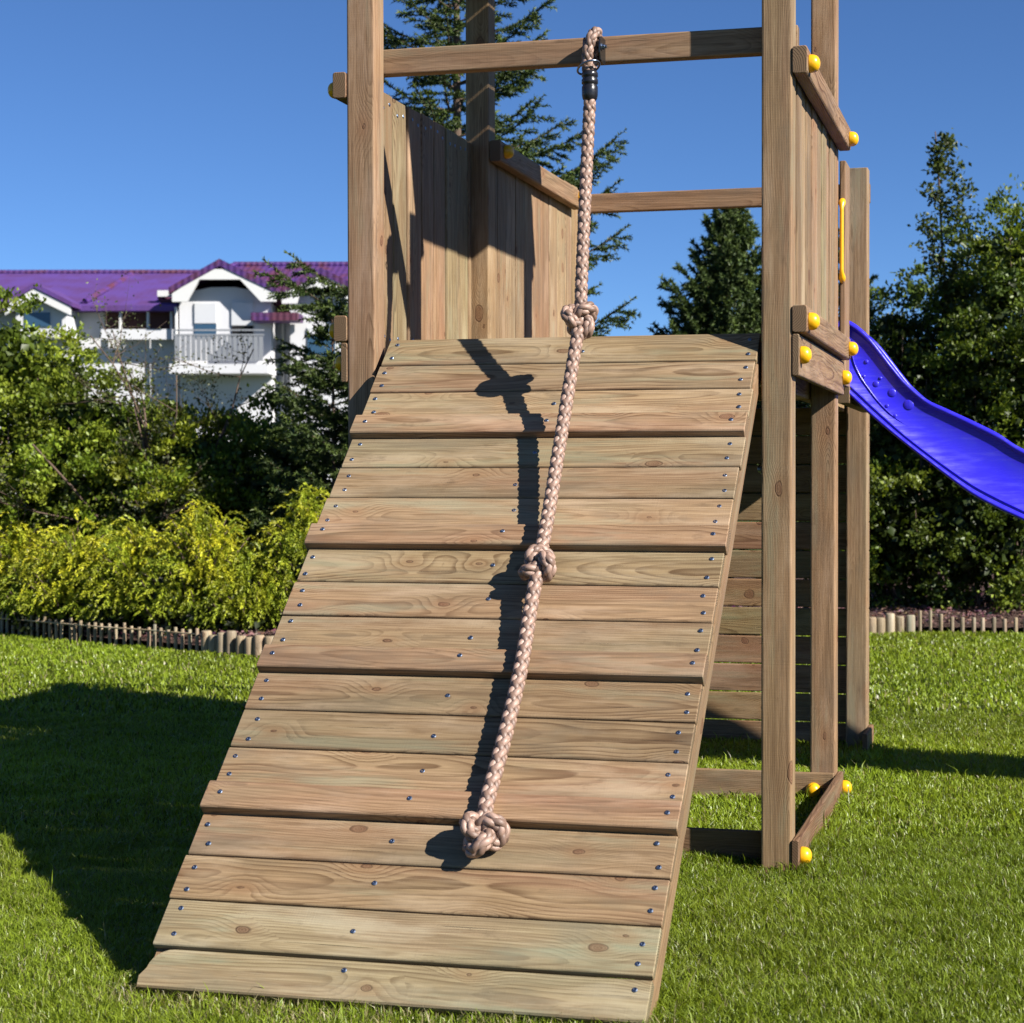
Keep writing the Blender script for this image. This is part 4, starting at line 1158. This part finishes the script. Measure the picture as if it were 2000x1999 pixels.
def gable(parent, uc, ua, ub, vap, veave, y0, y1, uw0, uw1):
    """gable bay: wall, two roof slopes and a white fascia following the gable edge"""
    xc, xa, xb, za, ze = HX(uc), HX(ua), HX(ub), HZ(vap), HZ(veave)
    hpart('gable_wall', parent, *prism_xz([(HX(uw0), 0), (HX(uw1), 0), (HX(uw1), ze + .05), (xc + .45, za - .62), (xc - .45, za - .62), (HX(uw0), ze + .05)], y0, y1), WHITE)
    hpart('fascia', parent, *prism_xz([(xa, ze), (xa, ze - .30), (xa + .55, ze - .30), (xc - .75, za - .40), (xc + .75, za - .40), (xb - .55, ze - .30), (xb, ze - .30), (xb, ze), (xc + .35, za - .02), (xc - .35, za - .02)], y0 - .62, y0 - .48), FASCIA)
    for s, xe in ((-1, xa), (1, xb)):
        xo = xe + s * .12
        hpart('roof', parent, *prism_xz([(xo, ze - .02), (xc, za + .10), (xc, za + .36), (xo, ze + .22)], y0 - .66, y1 + 4), ROOF1)
house = empty('house', HM @ Vector((HX(600), 4, 0)), 'white house with two gables, a balcony and a purple tiled roof', 'house')
hpart('wall', house, *boxvf(HX(342), HX(960), 1.2, 11, 0, HZ(592)), WHITE)
# hip roof
xl, xr, ze, zr_ = HX(308), HX(1000), HZ(586, .5), HZ(519, 6)
rl = HX(392)
hpart('roof', house, [(xl, .5, ze), (xr, .5, ze), (xr, 11.5, ze), (xl, 11.5, ze), (rl, 6, zr_), (xr - 3, 6, zr_), (xl, .5, ze - .2), (xr, .5, ze - .2), (xr, 11.5, ze - .2), (xl, 11.5, ze - .2)],
      [(0, 1, 5, 4), (1, 2, 5), (2, 3, 4, 5), (3, 0, 4), (0, 6, 7, 1), (1, 7, 8, 2), (2, 8, 9, 3), (3, 9, 6, 0), (6, 9, 8, 7)], ROOF1)
hpart('ridge_tile', house, *tube([(rl, 6, zr_ + .02), (xr - 3, 6, zr_ + .02)], .13, 8), ROOF1)
hpart('ridge_tile', house, *tube([(rl, 6, zr_ + .02), (xl, .5, ze + .05)], .11, 8), ROOF1)
hbox('fascia', house, 306, 352, 566, 578, .25, .48, FASCIA)
gable(house, 438, 346, 546, 529, 577, 0, 2.0, 352, 531)
gable(house, 632, 556, 712, 545, 580, .2, 2.0, 566, 700)
hbox('recess_cladding', house, 531, 566, 583, 624, 1.0, 1.18, BROWN)
hbox('awning', house, 505, 594, 617, 632, -1.3, -.05, ROOF1)
hwindow(house, 382, 425, 593, 632, 660, GLASS); hwindow(house, 454, 497, 591, 636, 660, DARKIN)
hwindow(house, 398, 432, 758, 812, 830, GLASS, 1.19); hwindow(house, 462, 500, 752, 812, 818, GLASS, 1.19); hwindow(house, 600, 655, 640, 655, 700, GLASS, .19)
hbox('balcony_slab', house, 352, 540, 716, 734, -1.55, -.004, WHITE)
bal = hbox('handrail', house, 360, 532, 650, 653, -1.52, -1.44, RAILM)
hbox('handrail', house, 360, 532, 659, 662, -1.52, -1.44, RAILM)
for k in range(17):
    u = 364 + k * 9.9
    hbox('balcony_slat', house, u, u + 7.6, 662.5, 710, -1.50, -1.46, RAILM)
for u, v in ((507, 531), (551, 545)):
    hpart('roof_vent', house, *tube([(HX(u), 2.6, HZ(v) - .5), (HX(u), 2.6, HZ(v) + .15)], .12, 10), ROOF1)
for u in (543, 346): hpart('downpipe', house, *tube([(HX(u), -.02 if u < 400 else 1.1, .2), (HX(u), -.02 if u < 400 else 1.1, HZ(600))], .06, 8), FASCIA)

HM = HM @ Matrix.Translation((0, -2.1, 0))
lh = empty('house', HM @ Vector((HX(150), 6, 0)), 'long white house at the far left under a faded purple roof', 'house')
hpart('wall', lh, *boxvf(HX(-260), HX(338), 3.0, 12, 0, HZ(606)), WHITE)
x0, x1, ze, zr_ = HX(-280), HX(345), HZ(607, 2.2), HZ(545, 7.5)
hpart('roof', lh, [(x0, 2.2, ze), (x1, 2.2, ze), (x1, 7.5, zr_), (x0, 7.5, zr_), (x0, 13, ze), (x1, 13, ze), (x0, 2.2, ze - .2), (x1, 2.2, ze - .2), (x1, 13, ze - .2), (x0, 13, ze - .2)],
      [(0, 1, 2, 3), (3, 2, 5, 4), (0, 6, 7, 1), (6, 9, 8, 7), (0, 3, 4, 9, 6), (1, 7, 8, 5, 2), (4, 5, 8, 9)], ROOF2)
hpart('ridge_tile', lh, *tube([(x0, 7.5, zr_), (x1, 7.5, zr_)], .13, 8), ROOF1)
hpart('valley_tile', lh, *tube([(HX(187), 7.2, HZ(549, 7.2)), (HX(163), 2.4, HZ(600, 2.4))], .12, 8), ROOF1)
xc, xa, xb, za, zb_ = HX(86), HX(29), HX(154), HZ(569), HZ(603)
hpart('dormer_wall', lh, *prism_xz([(xa + .25, HZ(660)), (xb - .25, HZ(660)), (xb - .25, zb_), (xc, za - .35), (xa + .25, zb_)], 1.6, 6), WHITE)
hpart('dormer_fascia', lh, *prism_xz([(xa, zb_), (xa, zb_ - .32), (xc, za - .34), (xb, zb_ - .32), (xb, zb_), (xc, za)], 1.15, 1.3), FASCIA)
for s, xe in ((-1, xa), (1, xb)):
    hpart('dormer_roof', lh, *prism_xz([(xe + s * .1, zb_ - .02), (xc, za + .03), (xc, za + .2), (xe + s * .1, zb_ + .14)], 1.1, 7), ROOF2)
hwindow(lh, 60, 110, 612, 612, 640, GLASS, 1.59)
hbox('loggia_shade', lh, 196, 338, 607, 642, 2.86, 2.98, BROWN)  # flat dark brown panel standing for the shaded depth of the loggia
for u in (232, 286, 332): hbox('loggia_post', lh, u - 2, u + 2, 607, 660, 2.4, 2.55, FASCIA)
hbox('loggia_parapet', lh, 196, 340, 642, 662, 2.3, 2.45, WHITE)
